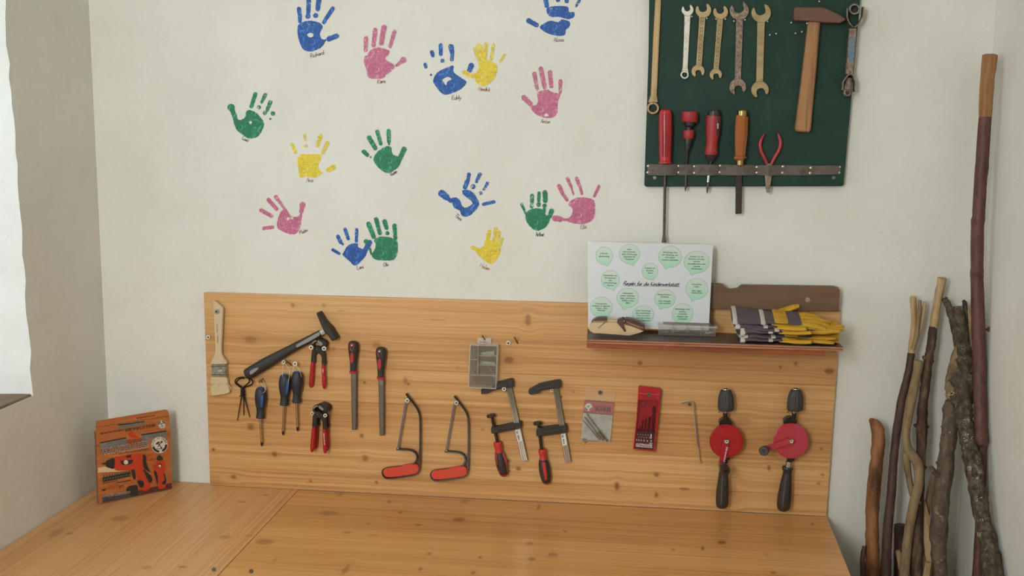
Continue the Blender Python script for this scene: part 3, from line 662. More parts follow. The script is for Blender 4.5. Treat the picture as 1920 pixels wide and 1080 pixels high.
# wrenches
def jaw(c, R, tip1, tip2, gap, depth):
    """open jaw outline round c; tips give the opening"""
    mx, my = (tip1[0]+tip2[0])/2-c[0], (tip1[1]+tip2[1])/2-c[1]; a = math.atan2(my, mx)
    t1 = math.atan2(tip1[1]-c[1], tip1[0]-c[0]); t2 = math.atan2(tip2[1]-c[1], tip2[0]-c[0])
    while t2 < t1: t2 += 2*math.pi
    if t2-t1 < math.pi: t1, t2, tip1, tip2 = t2, t1+2*math.pi, tip2, tip1
    pts = [tip1]
    n = 22
    for i in range(1, n): 
        t = t1+(t2-t1)*i/n; k = R*(1+.0*math.cos(t-a)); pts.append((c[0]+k*math.cos(t), c[1]+k*math.sin(t)))
    pts.append(tip2)
    ca, sa = math.cos(a), math.sin(a)
    # U slot from tip2 back to tip1
    s2 = 1 if (-(tip2[0]-c[0])*sa+(tip2[1]-c[1])*ca) > 0 else -1
    g = gap/2; loc = [(R*.55, s2*g), (depth+g*.6, s2*g), (depth+g*.1, s2*g*.75), (depth-g*.12, s2*g*.3), (depth-g*.12, -s2*g*.3), (depth+g*.1, -s2*g*.75), (depth+g*.6, -s2*g), (R*.55, -s2*g)]
    pts += [(c[0]+u*ca-v*sa, c[1]+u*sa+v*ca) for u, v in loc]
    return pts
def wrench(name, label, m, V, shaft, head1, head2, th=.006, ring=None, panel=None, parts=None, grp='wrenches on the green board'):
    """shaft (x1, y1, w1, x2, y2, w2)"""
    x1, y1, w1, x2, y2, w2 = shaft
    t = thing(name, label, 'wrench', V.pt(x2, y2, GH), grp); h = GH+.0012
    mb = MB(); a = math.atan2(y2-y1, x2-x1); nx, ny = -math.sin(a), math.cos(a); L_ = math.hypot(x2-x1, y2-y1)
    prof = [(-.10, 1.55), (-.04, 1.15), (0.03, 1), (.5, .97), (.97, 1), (1.03, 1.15), (1.09, 1.5)]
    l, r = [], []
    for q, k in prof:
        w = (w1+(w2-w1)*max(0, min(1, q)))*k; x, y = x1+(x2-x1)*q, y1+(y2-y1)*q; l.append((x+nx*w, y+ny*w)); r.append((x-nx*w, y-ny*w))
    mb.slab(V, l+r[::-1], h+.001, h+th-.0012, 3); obj('shaft', mb, m, t)
    for hd in (head1, head2):
        if not hd: continue
        mb = MB(); mb.slab(V, jaw(*hd), h, h+th, 3.5); obj('jaw', mb, m, t)
    if ring:
        x, y, ro, ri = ring; mb = MB(); mb.slab(V, circ(x, y, ro, 32), h, h+th*1.3, 4, [circ(x, y, ri, 24)]); 
        obj('ring', mb, m, t)
    if panel:
        for (q0, q1) in panel:
            w = w1*.45; p = capsule(x1+(x2-x1)*q0, y1+(y2-y1)*q0, x1+(x2-x1)*q1, y1+(y2-y1)*q1, w, w*.95)
            mb = MB(); mb.slab(V, p, h+th-.002, h+th-.0004, 0, [inset(p, w*.28)]); o_ = inset(p, w*.7)
            if q1-q0 > .2:
                for k in range(6):
                    q = q0+(q1-q0)*(k+.5)/6; mb.slab(V, circ(x1+(x2-x1)*q, y1+(y2-y1)*q, w*.42, 5, w*.6), h+th-.002, h+th-.0004)
            else: mb.slab(V, circ(x1+(x2-x1)*(q0+q1)/2, y1+(y2-y1)*(q0+q1)/2, w*.4, 6, w*.7), h+th-.002, h+th-.0004)
            obj('embossed_mark', mb, parts or m, t)
    return t
def jw(c, R, a, b, gap, depth=None): return (c, R, a, b, gap, R*.05 if depth is None else depth)
CHROME = mat('satin_chrome', 'c4bfb2', .32, 1, spots='a8a294', sscale=80)
BRASS = mat('aged_brass_steel', 'a4906c', .42, .8, spots='88744f', sscale=55, sfrom=.45, sto=.7)
BRASSD = mat('dark_recess', '6e5a3e', .7, .4)
RUSTY = mat('rusted_steel', '9a8878', .6, .5, spots='6f5b4d', sscale=130, sfrom=.42, sto=.6, bump=.6, bscale=260)
wrench('combination_wrench', 'slim silver combination wrench, the only shiny one', CHROME, M5, (157, 165, 31, 134, 690, 26), jw((158, 100), 62, (110, 62), (186, 42), 56, -8), None, .005, (128, 757, 44, 31))
wrench('open_end_wrench', 'brassy open-end wrench with embossed shaft right beside the silver wrench', BRASS, M5, (308, 175, 32, 272, 668, 29), jw((318, 102), 80, (259, 58), (352, 36), 78, -12), jw((264, 722), 67, (236, 781), (312, 768), 56, -6), .006, None, ((.03, .13), (.24, .77), (.83, .93)), BRASSD)
wrench('open_end_wrench', 'smaller brassy open-end wrench hanging between brassy and rusty wrenches', BRASS, M5, (488, 190, 31, 448, 690, 27), jw((493, 122), 76, (437, 80), (525, 58), 72, -10), jw((444, 756), 63, (416, 809), (490, 796), 54, -6), .006, None, ((.08, .18), (.26, .80), (.84, .94)), BRASSD)
wrench('open_end_wrench', 'rust-pitted grey open-end wrench', RUSTY, M5, (686, 200, 36, 668, 800, 32), jw((682, 108), 97, (606, 50), (722, 14), 100, -14), jw((667, 882), 86, (632, 960), (728, 932), 78, -8), .007, None, ((.05, .20), (.3, .75)), RUSTY)
wrench('open_end_wrench', 'plain wide brassy open-end wrench next to the hammer', BRASS, M5, (903, 215, 39, 888, 832, 36), jw((904, 130), 100, (829, 72), (936, 42), 100, -14), jw((892, 910), 90, (862, 985), (960, 962), 82, -8), .007)
LW = View(1190, 0, 4.3636)
BRONZE = mat('bronze_steel', '9c8460', .4, .85, spots='7d6744', sscale=40, stretch=(1, 1, .2))
lwt = thing('combination_wrench', 'long bronze ring wrench along the edge of the green board', 'wrench', LW.pt(150, 860, GH), 'wrenches on the green board')
mb = MB(); mb.slab(LW, [(168, -300), (224, -300), (219, 0), (205, 300), (184, 775), (194, 838), (150, 850), (108, 838), (130, 775), (150, 300), (167, 0)], GH+.002, GH+.008, 6); obj('shaft', mb, BRONZE, lwt)
mb = MB(); mb.slab(LW, [(184, -300), (208, -300), (203, 0), (186, 500), (170, 740), (150, 740), (160, 500), (182, 0)], GH+.006, GH+.0086, 2); obj('shaft_ridge', mb, BRONZE, lwt)
mb = MB(); x, y = 150, 885; mb.slab(LW, circ(x, y, 52, 36), GH+.001, GH+.012, 5, [[(x+(37 if i % 2 else 42)*math.cos(math.pi*i/12), y+(37 if i % 2 else 42)*math.sin(math.pi*i/12)) for i in range(24)]]); obj('ring', mb, BRONZE, lwt)
# hammer with a wooden handle
HEADM = mat('hammer_rust', '6d4f42', .6, .45, spots='8a7265', sscale=70, sfrom=.55, sto=.75, bump=.5, bscale=160)
ASH = mat('ash_handle', 'a5764a', .55, spots='82562f', sscale=40, stretch=(1, 1, .08))
t = thing('hammer', 'old hammer with rusty head and plain wooden handle', 'hammer', P(1506, 247, GH))
mb = MB(); mb.slab(V0, [(1517, 36), (1539, 36), (1530, 140), (1520.5, 243), (1517, 248), (1495, 246.5), (1492, 242), (1505, 140)], GH+.003, GH+.024, 3); obj('handle', mb, ASH, t)
mb = MB(); mb.slab(N5, [(105, 78), (130, 68), (390, 72), (440, 90), (560, 145), (625, 188), (625, 205), (565, 235), (400, 228), (112, 206), (100, 190)], GH+.001, GH+.030, 9); obj('head', mb, HEADM, t)
# double socket wrench
t = thing('socket_wrench', 'rusty double-ended socket wrench with a worn blue sticker', 'wrench', N5.pt(660, 940, GH))
mb = MB(); mb.slab(N5, [(664, 285), (738, 285), (722, 520), (700, 752), (626, 752), (645, 520)], GH+.004, GH+.016, 5); obj('shaft', mb, RUSTY, t)
FORKM = mat('fork_steel', '8a8175', .45, .7, spots='5e5148', sscale=120)
def flatbar(mb, V, pts, w, h0, h1):
    mb.tube(V, [(x, y, (h0+h1)/2, w, 0) for x, y in pts], 4)
def fork(lst, nm='fork'):
    mb = MB()
    for pts in lst:
        P_ = [N5.pt(x, y, GH+.011) for x, y in pts]; mb.tubeW(P_, [(N5.m(9, pts[0][0], pts[0][1]), .010)]*len(P_), 8, N5.nn, 5)
    obj(nm, mb, FORKM, t)
fork([[(632, 88), (632, 185), (660, 245), (696, 280)], [(800, 72), (792, 175), (745, 255), (706, 280)]])
fork([[(668, 752), (640, 762), (592, 830), (585, 915)], [(668, 752), (690, 762), (714, 830), (708, 930)]])
mb = MB(); mb.slab(N5, circ(715, 92, 57, 28), GH+.001, GH+.022, 4, [circ(715, 92, 43, 24)]); obj('socket', mb, FORKM, t)
mb = MB(); mb.slab(N5, circ(715, 92, 44, 20), GH+.0005, GH+.004); obj('socket_bottom', mb, DARKHOLE, t)
mb = MB(); mb.tube(N5, [(658, 800, GH+.008, 36), (650, 870, GH+.012, 42), (643, 930, GH+.022, 42)], 20); mb.slab(N5, circ(643, 936, 40, 20), GH+.015, GH+.026, 3, [circ(643, 936, 25, 16)]); obj('socket', mb, RUSTY, t)
mb = MB(); mb.slab(N5, circ(643, 936, 26, 16), GH+.018, GH+.0225); obj('socket_bottom', mb, DARKHOLE, t)
mb = MB(); mb.slab(N5, [(667, 385), (716, 382), (712, 480), (700, 640), (652, 640), (660, 480)], GH+.0158, GH+.0164); obj('sticker', mb, mat('blue_sticker', '4c7f9a', .6, spots='6f7a78', sscale=160, sfrom=.4, sto=.6), t, label='worn blue sticker')
# tools standing in the strap
REDP = mat('red_plastic', 'b3242a', .3, spots='9c1d22', sscale=30); REDD = mat('red_rubber', '9c2629', .5); BLK = mat('black_plastic', '2b2724', .42); BLKR = mat('black_rubber', '2f2b28', .6)
DSTEEL = mat('dark_steel', '5d564d', .45, .8, spots='453e36', sscale=90); CHR = mat('polished_chrome', 'c9c6bf', .15, 1)
t = thing('screwdriver', 'long flat screwdriver with a chunky glossy red handle', 'screwdriver', L.pt(212, 1022, GH), 'screwdrivers in the leather strap')
hz = GH+.0195; zs = GH+.0048
mb = MB()
sec = []
pts = [(222, 60, 30), (222, 68, 40), (223, 100, 47), (223, 200, 49), (222, 330, 46), (221, 400, 43), (221, 430, 42), (221, 436, 48), (221, 450, 47)]
mb.tube(L, [(x, y, hz, r, r*.92) for x, y, r in pts], 20, dome=False); obj('handle', mb, REDP, t)
for dx, a in ((-22, .0115), (20, .0115), (0, .0135)):
    mb = MB(); mb.tube(L, [(222+dx, 95, hz+a, 5), (223+dx, 250, hz+a+.0022, 5), (222+dx*.9, 395, hz+a, 5)], 8, dome=True); obj('handle_groove', mb, mat('red_groove', '8a171c', .35), t)
mb = MB(); mb.tube(L, [(221, 440, hz-.006, 11), (220.5, 456, zs+.002, 11), (220, 530, zs, 11), (213, 960, zs, 10)], 12); mb.slab(L, [(204, 955), (222, 955), (230, 1022), (194, 1022)], zs-.0018, zs+.0018, 1); obj('shank', mb, DSTEEL, t)
t = thing('screwdriver', 'short bit driver with a red cap and a red collar on black', 'screwdriver', L.pt(366, 650, GH), 'screwdrivers in the leather strap')
mb = MB(); mb.tube(L, [(398, 72, hz, 52), (398, 78, hz, 59), (397, 140, hz, 60), (396, 150, hz, 55)], 20); mb2 = MB(); mb2.tube(L, [(391, 207, hz, 38), (391, 214, hz, 41), (389, 262, hz, 40), (389, 269, hz, 37)], 18)
obj('cap', mb, REDD, t); obj('collar', mb2, REDD, t)
mb = MB(); mb.tube(L, [(396, 150, hz, 40), (395, 175, hz, 36), (392, 188, hz, 22), (391, 207, hz, 20), (389, 269, hz, 32), (383, 330, hz, 21), (380, 350, hz, 18)], 16); obj('grip', mb, BLK, t)
mb = MB(); mb.tube(L, [(380, 345, hz, 9), (376, 420, GH+.011, 9), (374, 456, zs, 9), (371, 540, zs, 9), (369, 620, zs, 9), (366, 650, zs, 3)], 10); obj('shank', mb, DSTEEL, t)
t = thing('screwdriver', 'red ratchet screwdriver with a black end cap and a dark inlay', 'screwdriver', L.pt(524, 668, GH), 'screwdrivers in the leather strap')
mb = MB(); mb.tube(L, [(572, 62, hz, 36), (573, 70, hz, 43), (572, 108, hz, 46)], 18); obj('cap', mb, BLK, t)
mb = MB(); mb.tube(L, [(551, 385, hz, 42), (550, 400, hz, 40), (548, 425, hz, 26), (547, 432, hz, 18)], 16); obj('collar', mb, BLK, t)
mb = MB(); mb.tube(L, [(570, 105, hz, 53, 50), (567, 150, hz, 54, 50), (564, 220, hz, 50, 46), (559, 290, hz, 43, 40), (555, 330, hz, 42, 38), (553, 365, hz, 48, 42), (552, 385, hz, 47, 40)], 20, sm=3); obj('grip', mb, REDD, t)
mb = MB(); mb.tube(L, [(598, 112, hz+.0125, 10, 6), (601, 160, hz+.0125, 13, 7), (597, 210, hz+.0115, 12, 7), (592, 245, hz+.0095, 6, 5)], 12, dome=True); ob = obj('inlay', mb, BLKR, t)
mb = MB(); text(mb, L, 'tooly', 606, 178, 13, hz+.0152, -math.pi/2, bold=.02); obj('lettering', mb, mat('white_print', 'd9d6cf', .6), ob)
mb = MB(); mb.tube(L, [(546, 425, hz, 13), (543, 458, zs+.001, 13), (538, 510, zs, 13), (531, 585, zs, 12)], 14); obj('shank', mb, CHR, t)
mb = MB(); mb.tube(L, [(531, 583, zs, 9), (526, 635, zs, 9), (524, 668, zs, 2)], 10); obj('bit', mb, DSTEEL, t)
t = thing('chisel', 'chisel with an amber varnished handle and dark flat blade', 'chisel', L.pt(750, 815, GH))
AMBER = mat('amber_handle', '9d5a22', .22, spots='87481a', sscale=25, stretch=(1, 1, .2), coat=.5); BRS = mat('ferrule_brass', 'ab9160', .3, 1)
mb = MB(); mb.tube(L, [(778, 64, hz, 34), (778, 70, hz, 39), (777, 108, hz, 37)], 18); obj('end_cap', mb, BRS, t)
mb = MB(); mb.tube(L, [(763, 425, hz, 28), (763, 460, hz, 27)], 16); obj('ferrule', mb, BRS, t)
mb = MB(); mb.tube(L, [(777, 104, hz, 40), (775, 114, hz, 47), (771, 180, hz, 49), (768, 260, hz, 48), (764, 350, hz, 41), (763, 392, hz, 38), (762, 400, hz, 47), (762, 412, hz, 47), (763, 422, hz, 34), (763, 428, hz, 28)], 8); obj('handle', mb, AMBER, t, sharp=.5)
mb = MB(); mb.slab(L, [(746, 455), (779, 455), (778, 540), (774, 812), (729, 816), (731, 545)], GH+.0015, GH+.0065, 4); obj('blade', mb, mat('blade_steel', '453c35', .4, .7, spots='352d27', sscale=60), t)
t = thing('pliers', 'small pliers with thin red handles standing open in the strap', 'pliers', L.pt(962, 660, GH))
for pts in ([(936, 238, 5), (918, 270, 12), (906, 310, 14), (914, 360, 14), (938, 410, 14), (962, 462, 12)], [(1036, 233, 5), (1048, 265, 12), (1055, 305, 14), (1042, 355, 14), (1012, 405, 14), (984, 462, 12)]):
    mb = MB(); mb.tube(L, [(x, y, GH+.008, r) for x, y, r in pts], 12, sm=4); obj('handle', mb, mat('dipped_red_grip', '9f2d33', .35), t)
mb = MB(); mb.slab(L, [(955, 450), (990, 450), (994, 540), (984, 600), (970, 660), (956, 662), (948, 610), (942, 540)], GH+.002, GH+.012, 4); obj('jaw', mb, RUSTY, t)
# ------------------------------------------------------------------ tools on the pine panel
A = View(370, 540, 3.376); B3 = View(560, 560, 3.0); C36 = View(700, 620, 3.6); G = View(1080, 715, 7.713); HH = View(1260, 700, 3.857)
BASE = HB
# flat paintbrush
BEECH = mat('pale_beech', 'cdb590', .5, spots='bda27a', sscale=50, stretch=(1, 1, .15)); TIN = mat('ferrule_tin', 'aaa79c', .35, .9, spots='8a877d', sscale=90)
t = thing('paintbrush', 'wide flat paintbrush with a bare pale wooden handle', 'paintbrush', A.pt(146, 690, BASE))
mb = MB(); mb.slab(A, smooth([(98, 84), (110, 83), (135, 102), (157, 122), (162, 145), (159, 200), (155, 300), (152, 380), (155, 422), (170, 448), (182, 466), (178, 484), (88, 484), (86, 464), (100, 440), (109, 415), (112, 380), (106, 260), (102, 180), (99, 130)], 3), BASE+.004, BASE+.014, 4, [circ(121, 150, 11, 16)]); obj('handle', mb, BEECH, t)
mb = MB()
for x, y, s_ in ((125, 230, 7), (128, 300, 6)):
    for k in range(9): mb.flat(A, [(x-3, y+k*s_*.9), (x+3+(k % 3), y+k*s_*.9), (x+3, y+k*s_*.9+3.5), (x-3+(k % 2), y+k*s_*.9+3.5)], BASE+.0142)
obj('print', mb, mat('brown_print', '6b5a48', .7), t)
mb = MB(); mb.slab(A, [(87, 483), (178, 481), (183, 566), (89, 563)], BASE+.002, BASE+.0165, 5); fe = obj('ferrule', mb, TIN, t)
for y in (494, 548):
    mb = MB(); mb.slab(A, [(87+(y-483)*.03, y), (179+(y-483)*.05, y-1), (179+(y-483)*.05, y+3), (87+(y-483)*.03, y+4)], BASE+.015, BASE+.0171); obj('ferrule_band', mb, mat('band_dark', '4f4a44', .5, .6), fe)
mb = MB(); text(mb, A, '3', 134, 524, 22, BASE+.0167, RAD(80), bold=.02); obj('size_mark', mb, mat('size_print', 'e6e2d8', .5), fe)
BR1 = mat('bristle_pale', 'c9b68a', .8); BR2 = mat('bristle_dark', 'a58f62', .85)  # darker tone given to every third bristle strand
mb = MB(); r_ = random.Random(5)
mb.slab(A, smooth([(90, 560), (181, 562), (192, 610), (205, 655), (190, 668), (150, 676), (110, 682), (86, 676), (84, 620)], 2), BASE+.003, BASE+.014, 3)
for i in range(110):
    q = i/109; x0 = 91+q*90; x1 = 83+q*124+r_.uniform(-5, 5); y1 = 688-q*26+r_.uniform(-10, 4)
    mb.cm = i % 3 == 0; mb.tube(A, [(x0, 560, BASE+.010, 1.1), ((x0*.6+x1*.4)+r_.uniform(-2, 2), 610, BASE+.0135+r_.uniform(-.001, .001), 1.3), (x1, y1, BASE+.010+r_.uniform(-.004, .003), .6)], 4, cap=False)
for i in range(5): mb.tube(A, [(180, 590, BASE+.010, .8), (205+i*4, 630+i*2, BASE+.012, .6), (212+i*5, 650-i*3, BASE+.014, .4)], 4)
obj('bristles', mb, [BR1, BR2], t, kind='stuff')
mb = MB(); mb.tube(A, [(121, 150, BASE-.001, 4.5), (121, 150, BASE+.017, 4.5)], 10); c = obj('hook', mb, STEEL, bp); mb = MB(); mb.ring(A, 121, 150, BASE+.0145, 16, 6, .0025, 18); obj('washer', mb, mat('hook_grey', 'a39c8c', .4, .5), c)
mb = MB(); mb.slab(A, circ(121, 150, 7, 10), BASE+.016, BASE+.0176); obj('screw_core', mb, DARKHOLE, c)
# black hammer with grey inlays
t = thing('hammer', 'slanting machinist hammer with a black rubber grip and grey inlays', 'hammer', A.pt(310, 550, BASE))
ax = [(308, 549, 27), (314, 546, 32), (335, 535, 35), (380, 509, 36), (430, 479, 36), (480, 450, 33), (530, 421, 29), (590, 388, 26), (640, 361, 25), (700, 330, 24), (750, 302, 22), (783, 284, 21)]
hz = BASE+.016
mb = MB(); mb.tube(A, [(x, y, hz, r, r*.78) for x, y, r in ax], 20, sm=2); obj('grip', mb, BLKR, t)
GREYI = mat('grey_inlay', '8e8a86', .5)
def inl(p, z): mb = MB(); mb.slab(A, p, hz-.004, hz+z, 2); obj('inlay', mb, GREYI, t)
inl(smooth([(333, 548), (331, 530), (343, 519), (362, 509), (386, 504), (380, 518), (362, 534), (345, 546)], 3), .0121); inl([(622, 374), (628, 358), (700, 316), (766, 280), (776, 286), (772, 302), (700, 344), (634, 376)], .0091)
mb = MB(); mb.tube(A, [(778, 287, hz, 17, 14), (806, 272, hz, 16, 13)], 14, e=4); obj('neck', mb, mat('neck_grey', 'b1aea8', .45, .3), t)
HBLK = mat('forged_black', '35322e', .5, .4, bump=.3, bscale=200)
mb = MB(); mb.slab(A, [(752, 164), (757, 157), (768, 155), (778, 168), (800, 204), (822, 232), (846, 254), (856, 272), (884, 318), (881, 325), (856, 337), (848, 334), (829, 306), (806, 284), (793, 262), (783, 238), (770, 210)], hz-.012, hz+.013, 7); obj('head', mb, HBLK, t)
# wire tripod
WIRE = mat('black_wire', '241e1a', .45, .6); Wv = View(430, 690, 10.8)
t = thing('wire_tripod', 'black wire holder with two loops above three thin prongs', 'holder', Wv.pt(285, 1060, BASE)); w = lambda h: BASE+h
def wire(pts, r=9, nm='loop', r1=None):
    mb = MB(); P_ = smooth([(x, y, h) for x, y, h in pts], 5, False); n = len(P_)
    mb.tube(Wv, [(x, y, h, r+((r1 or r)-r)*i/(n-1)) for i, (x, y, h) in enumerate(P_)], 8); obj(nm, mb, WIRE, t)
wire([(255, 560, w(.008)), (250, 420, w(.010)), (200, 370, w(.012)), (130, 310, w(.014)), (122, 255, w(.014)), (170, 205, w(.012)), (260, 188, w(.010)), (310, 198, w(.008))], 14)
wire([(275, 560, w(.006)), (262, 400, w(.006)), (215, 355, w(.006)), (150, 300, w(.006)), (160, 260, w(.006)), (220, 215, w(.006)), (310, 210, w(.006))], 11)
wire([(300, 560, w(.008)), (300, 400, w(.010)), (370, 370, w(.012)), (455, 330, w(.014)), (474, 280, w(.014)), (440, 228, w(.012)), (400, 205, w(.010)), (340, 195, w(.008))], 14)
wire([(290, 560, w(.006)), (285, 400, w(.006)), (330, 350, w(.006)), (400, 285, w(.006)), (405, 240, w(.006)), (380, 215, w(.006))], 12)
mb = MB(); mb.tube(Wv, [(262, 385, w(.009), 26, 30), (272, 470, w(.009), 44, 40), (270, 575, w(.009), 40, 40)], 14); obj('hub', mb, WIRE, t)
wire([(205, 570, w(.010)), (250, 555, w(.013)), (340, 538, w(.010))], 10, 'crossbar')
wire([(250, 570, w(.010)), (210, 800, w(.010)), (162, 1062, w(.006))], 14, 'prong', 7); wire([(292, 570, w(.005)), (293, 780, w(.005)), (293, 960, w(.004))], 11, 'prong', 7); wire([(303, 570, w(.010)), (360, 790, w(.010)), (415, 1000, w(.006))], 14, 'prong', 7)
# blue screwdrivers on strings
NAVY = mat('navy_rubber', '2a2b33', .5); BLUE = mat('blue_plastic', '2f5590', .4); TIPB = mat('black_tip', '3a2420', .4, .6); SHAFT = mat('bright_shaft', 'b5a894', .22, 1); CORD = mat('white_cord', 'd8c8a8', .8)
def blue_driver(top, bot, tip, label, stripe, cords):
    t = thing('screwdriver', label, 'screwdriver', A.pt(tip[0], tip[1], BASE), 'navy screwdrivers hung on strings')
    (x0, y0), (x1, y1) = top, bot; hz = BASE+.015; Lp = lambda q: (x0+(x1-x0)*q, y0+(y1-y0)*q)
    prof = [(0, 22), (.03, 27), (.10, 32), (.25, 36), (.40, 35.5), (.55, 31), (.68, 25.5), (.78, 23.5), (.9, 25), (.955, 26), (.97, 28), (1, 27)]
    mb = MB(); mb.tube(A, [Lp(q)+(hz, r, r*.92) for q, r in prof], 20, sm=2); obj('handle', mb, NAVY, t)
    mb = MB(); mb.tube(A, [Lp(-.022)+(hz, 15), Lp(-.012)+(hz, 19), Lp(.03)+(hz, 24), Lp(.045)+(hz, 20)], 16); obj('end_cap', mb, BLUE, t)
    if stripe:
        rp = lambda q: np.interp(q, [p[0] for p in prof], [p[1] for p in prof])
        sz = lambda q, k: hz+A.m(1, x0, y0)*(.92*math.sqrt(max(1, rp(q)**2-(stripe*k)**2))-1.0)
        mb = MB(); dx = stripe; mb.tube(A, [(Lp(.17)[0]+dx, Lp(.17)[1], sz(.17, 1), 8, 4), (Lp(.3)[0]+dx, Lp(.3)[1], sz(.3, 1), 9, 4), (Lp(.42)[0]+dx*.9, Lp(.42)[1], sz(.42, .9), 9, 4), (Lp(.55)[0]+dx*.75, Lp(.55)[1], sz(.55, .75), 8, 4), (Lp(.64)[0]+dx*.6, Lp(.64)[1], sz(.64, .6), 5, 3)], 10, dome=True); s_ = obj('inlay', mb, BLUE, t)
        mb = MB(); mb.slab(A, capsule(Lp(.20)[0]+dx, Lp(.20)[1], Lp(.24)[0]+dx, Lp(.24)[1], 4.2), sz(.2, 1)-.001, sz(.22, 1)+A.m(4.6, x0, y0)); obj('hang_hole', mb, DARKHOLE, s_)
    n = .97
    mb = MB(); mb.tube(A, [(x1, y1-2, hz, 7.4), (tip[0]-.5, tip[1]-26, hz-.004, 7.2)], 12); obj('shaft', mb, SHAFT, t)
    mb = MB(); mb.tube(A, [(tip[0]-.5, tip[1]-28, hz-.004, 7.6), (tip[0], tip[1]-8, hz-.0045, 6.5), (tip[0], tip[1], hz-.0045, 2.2)], 10); obj('tip', mb, TIPB, t)
    for c in cords:
        mb = MB(); mb.tube(A, [(x, y, h+BASE, 1.5) for x, y, h in smooth(c, 5, False)], 6); obj('hanging_cord', mb, CORD, t)
blue_driver((402, 632), (399, 822), (408, 1002), 'navy screwdriver nearest the wire tripod, hanging lowest of three', 8, [[(398, 592, .020), (418, 620, .022), (430, 648, .020), (412, 668, .026)], [(410, 580, .018), (428, 615, .016), (434, 645, .018)]])
blue_driver((554, 550), (550, 740), (543, 932), 'navy screwdriver hanging between the two other screwdrivers', 20, [[(545, 470, .020), (540, 510, .018), (538, 560, .026)], [(548, 470, .02), (582, 520, .022), (578, 585, .028), (574, 600, .026)]])
blue_driver((633, 532), (628, 724), (635, 907), 'navy screwdriver hanging nearest the red pincers, its inlay hidden', 0, [[(618, 482, .022), (606, 515, .020), (598, 565, .016)], [(620, 482, .022), (645, 520, .026), (660, 562, .022)]])
# pincers
PBLK = mat('pincer_black', '332e2a', .45, .5, bump=.2, bscale=250); RGRIP = mat('red_dipped_grip', 'ab1f24', .28); JAWG = mat('ground_jaw', '8f8a83', .4, .7); WPR = mat('white_lettering', 'e0d9cf', .6)
def pincers(V, label, z, lettering=True, grp='red handled pincers'):
    """V: 10.8 per pixel crop frame; pivot about (370, 270)"""
    t = thing('pincers', label, 'pincers', V.pt(380, 1060, BASE), grp); k = BASE+z
    mb = MB(); mb.slab(V, smooth([(300, 270), (265, 300), (255, 400), (250, 530), (335, 545), (335, 430), (350, 370), (385, 345), (420, 360), (450, 330), (420, 240), (360, 205)], 3), k, k+.008, 10)
    obj('arm', mb, PBLK, t)
    mb = MB(); mb.slab(V, smooth([(330, 215), (330, 300), (345, 345), (385, 345), (440, 385), (462, 450), (470, 580), (545, 585), (535, 430), (525, 340), (495, 300), (440, 240), (390, 205)], 3), k+.004, k+.012, 10)
    obj('arm', mb, PBLK, t)
    mb = MB(); mb.slab(V, smooth([(255, 165), (258, 130), (290, 95), (340, 78), (372, 88), (370, 112), (320, 140), (300, 170), (330, 215), (300, 235), (268, 205)], 3), k+.002, k+.014, 12); obj('jaw', mb, PBLK, t)
    mb = MB(); mb.slab(V, smooth([(372, 92), (375, 66), (420, 52), (490, 75), (555, 115), (575, 170), (560, 225), (500, 240), (440, 215), (475, 190), (470, 160), (440, 130), (395, 108)], 3), k+.002, k+.016, 12); obj('jaw', mb, PBLK, t)
    mb = MB(); mb.slab(V, smooth([(262, 155), (270, 128), (300, 100), (345, 86), (366, 92), (362, 112), (315, 130), (290, 160)], 3), k+.010, k+.0152, 4); obj('cutting_edge', mb, JAWG, t)
    mb = MB(); mb.slab(V, smooth([(376, 100), (390, 90), (440, 110), (482, 150), (485, 180), (450, 188), (420, 170), (385, 140)], 3), k+.010, k+.0172, 4); obj('cutting_edge', mb, JAWG, t)
    mb = MB(); mb.tube(V, [(365, 268, k+.008, 26), (365, 268, k+.0135, 24), (365, 268, k+.0145, 14)], 14); obj('pivot', mb, mat('pivot_steel', '5a544d', .4, .8), t)
    mb = MB(); mb.tube(V, [(290, 520, k+.004, 38, 42), (283, 620, k+.004, 45, 48), (272, 780, k+.004, 48, 50), (262, 930, k+.004, 48, 48), (252, 1010, k+.004, 38, 38), (248, 1045, k+.004, 12, 14)], 16, sm=2); obj('grip', mb, RGRIP, t)
    mb = MB(); mb.tube(V, [(505, 565, k+.008, 36, 40), (507, 660, k+.008, 40, 46), (512, 820, k+.008, 41, 48), (518, 960, k+.008, 42, 46), (520, 1035, k+.008, 34, 36), (520, 1072, k+.008, 12, 14)], 16, sm=2); g = obj('grip', mb, RGRIP, t)
    if lettering: mb = MB(); text(mb, V, 'kids-at-work.de', 488, 780, 26, k+.0139, RAD(86), width=235, bold=.02); obj('lettering', mb, WPR, g)
PV1 = View(560, 630, 10.8)
pincers(PV1, 'pincers with red grips hanging by themselves right under the black hammer head', .003)
PV2 = View(560+2.5+21.0, 630+117.5, 10.8).off(0, 0)
pv_back = View(569, 750.5, 11.4); pv_front = View(562.5, 752.5, 11.0)
pincers(pv_back, 'rear one of the two stacked red pincers, mostly hidden behind the front pair', .002, False)
pincers(pv_front, 'front one of the two stacked red pincers, white lettering on its grip', .019)
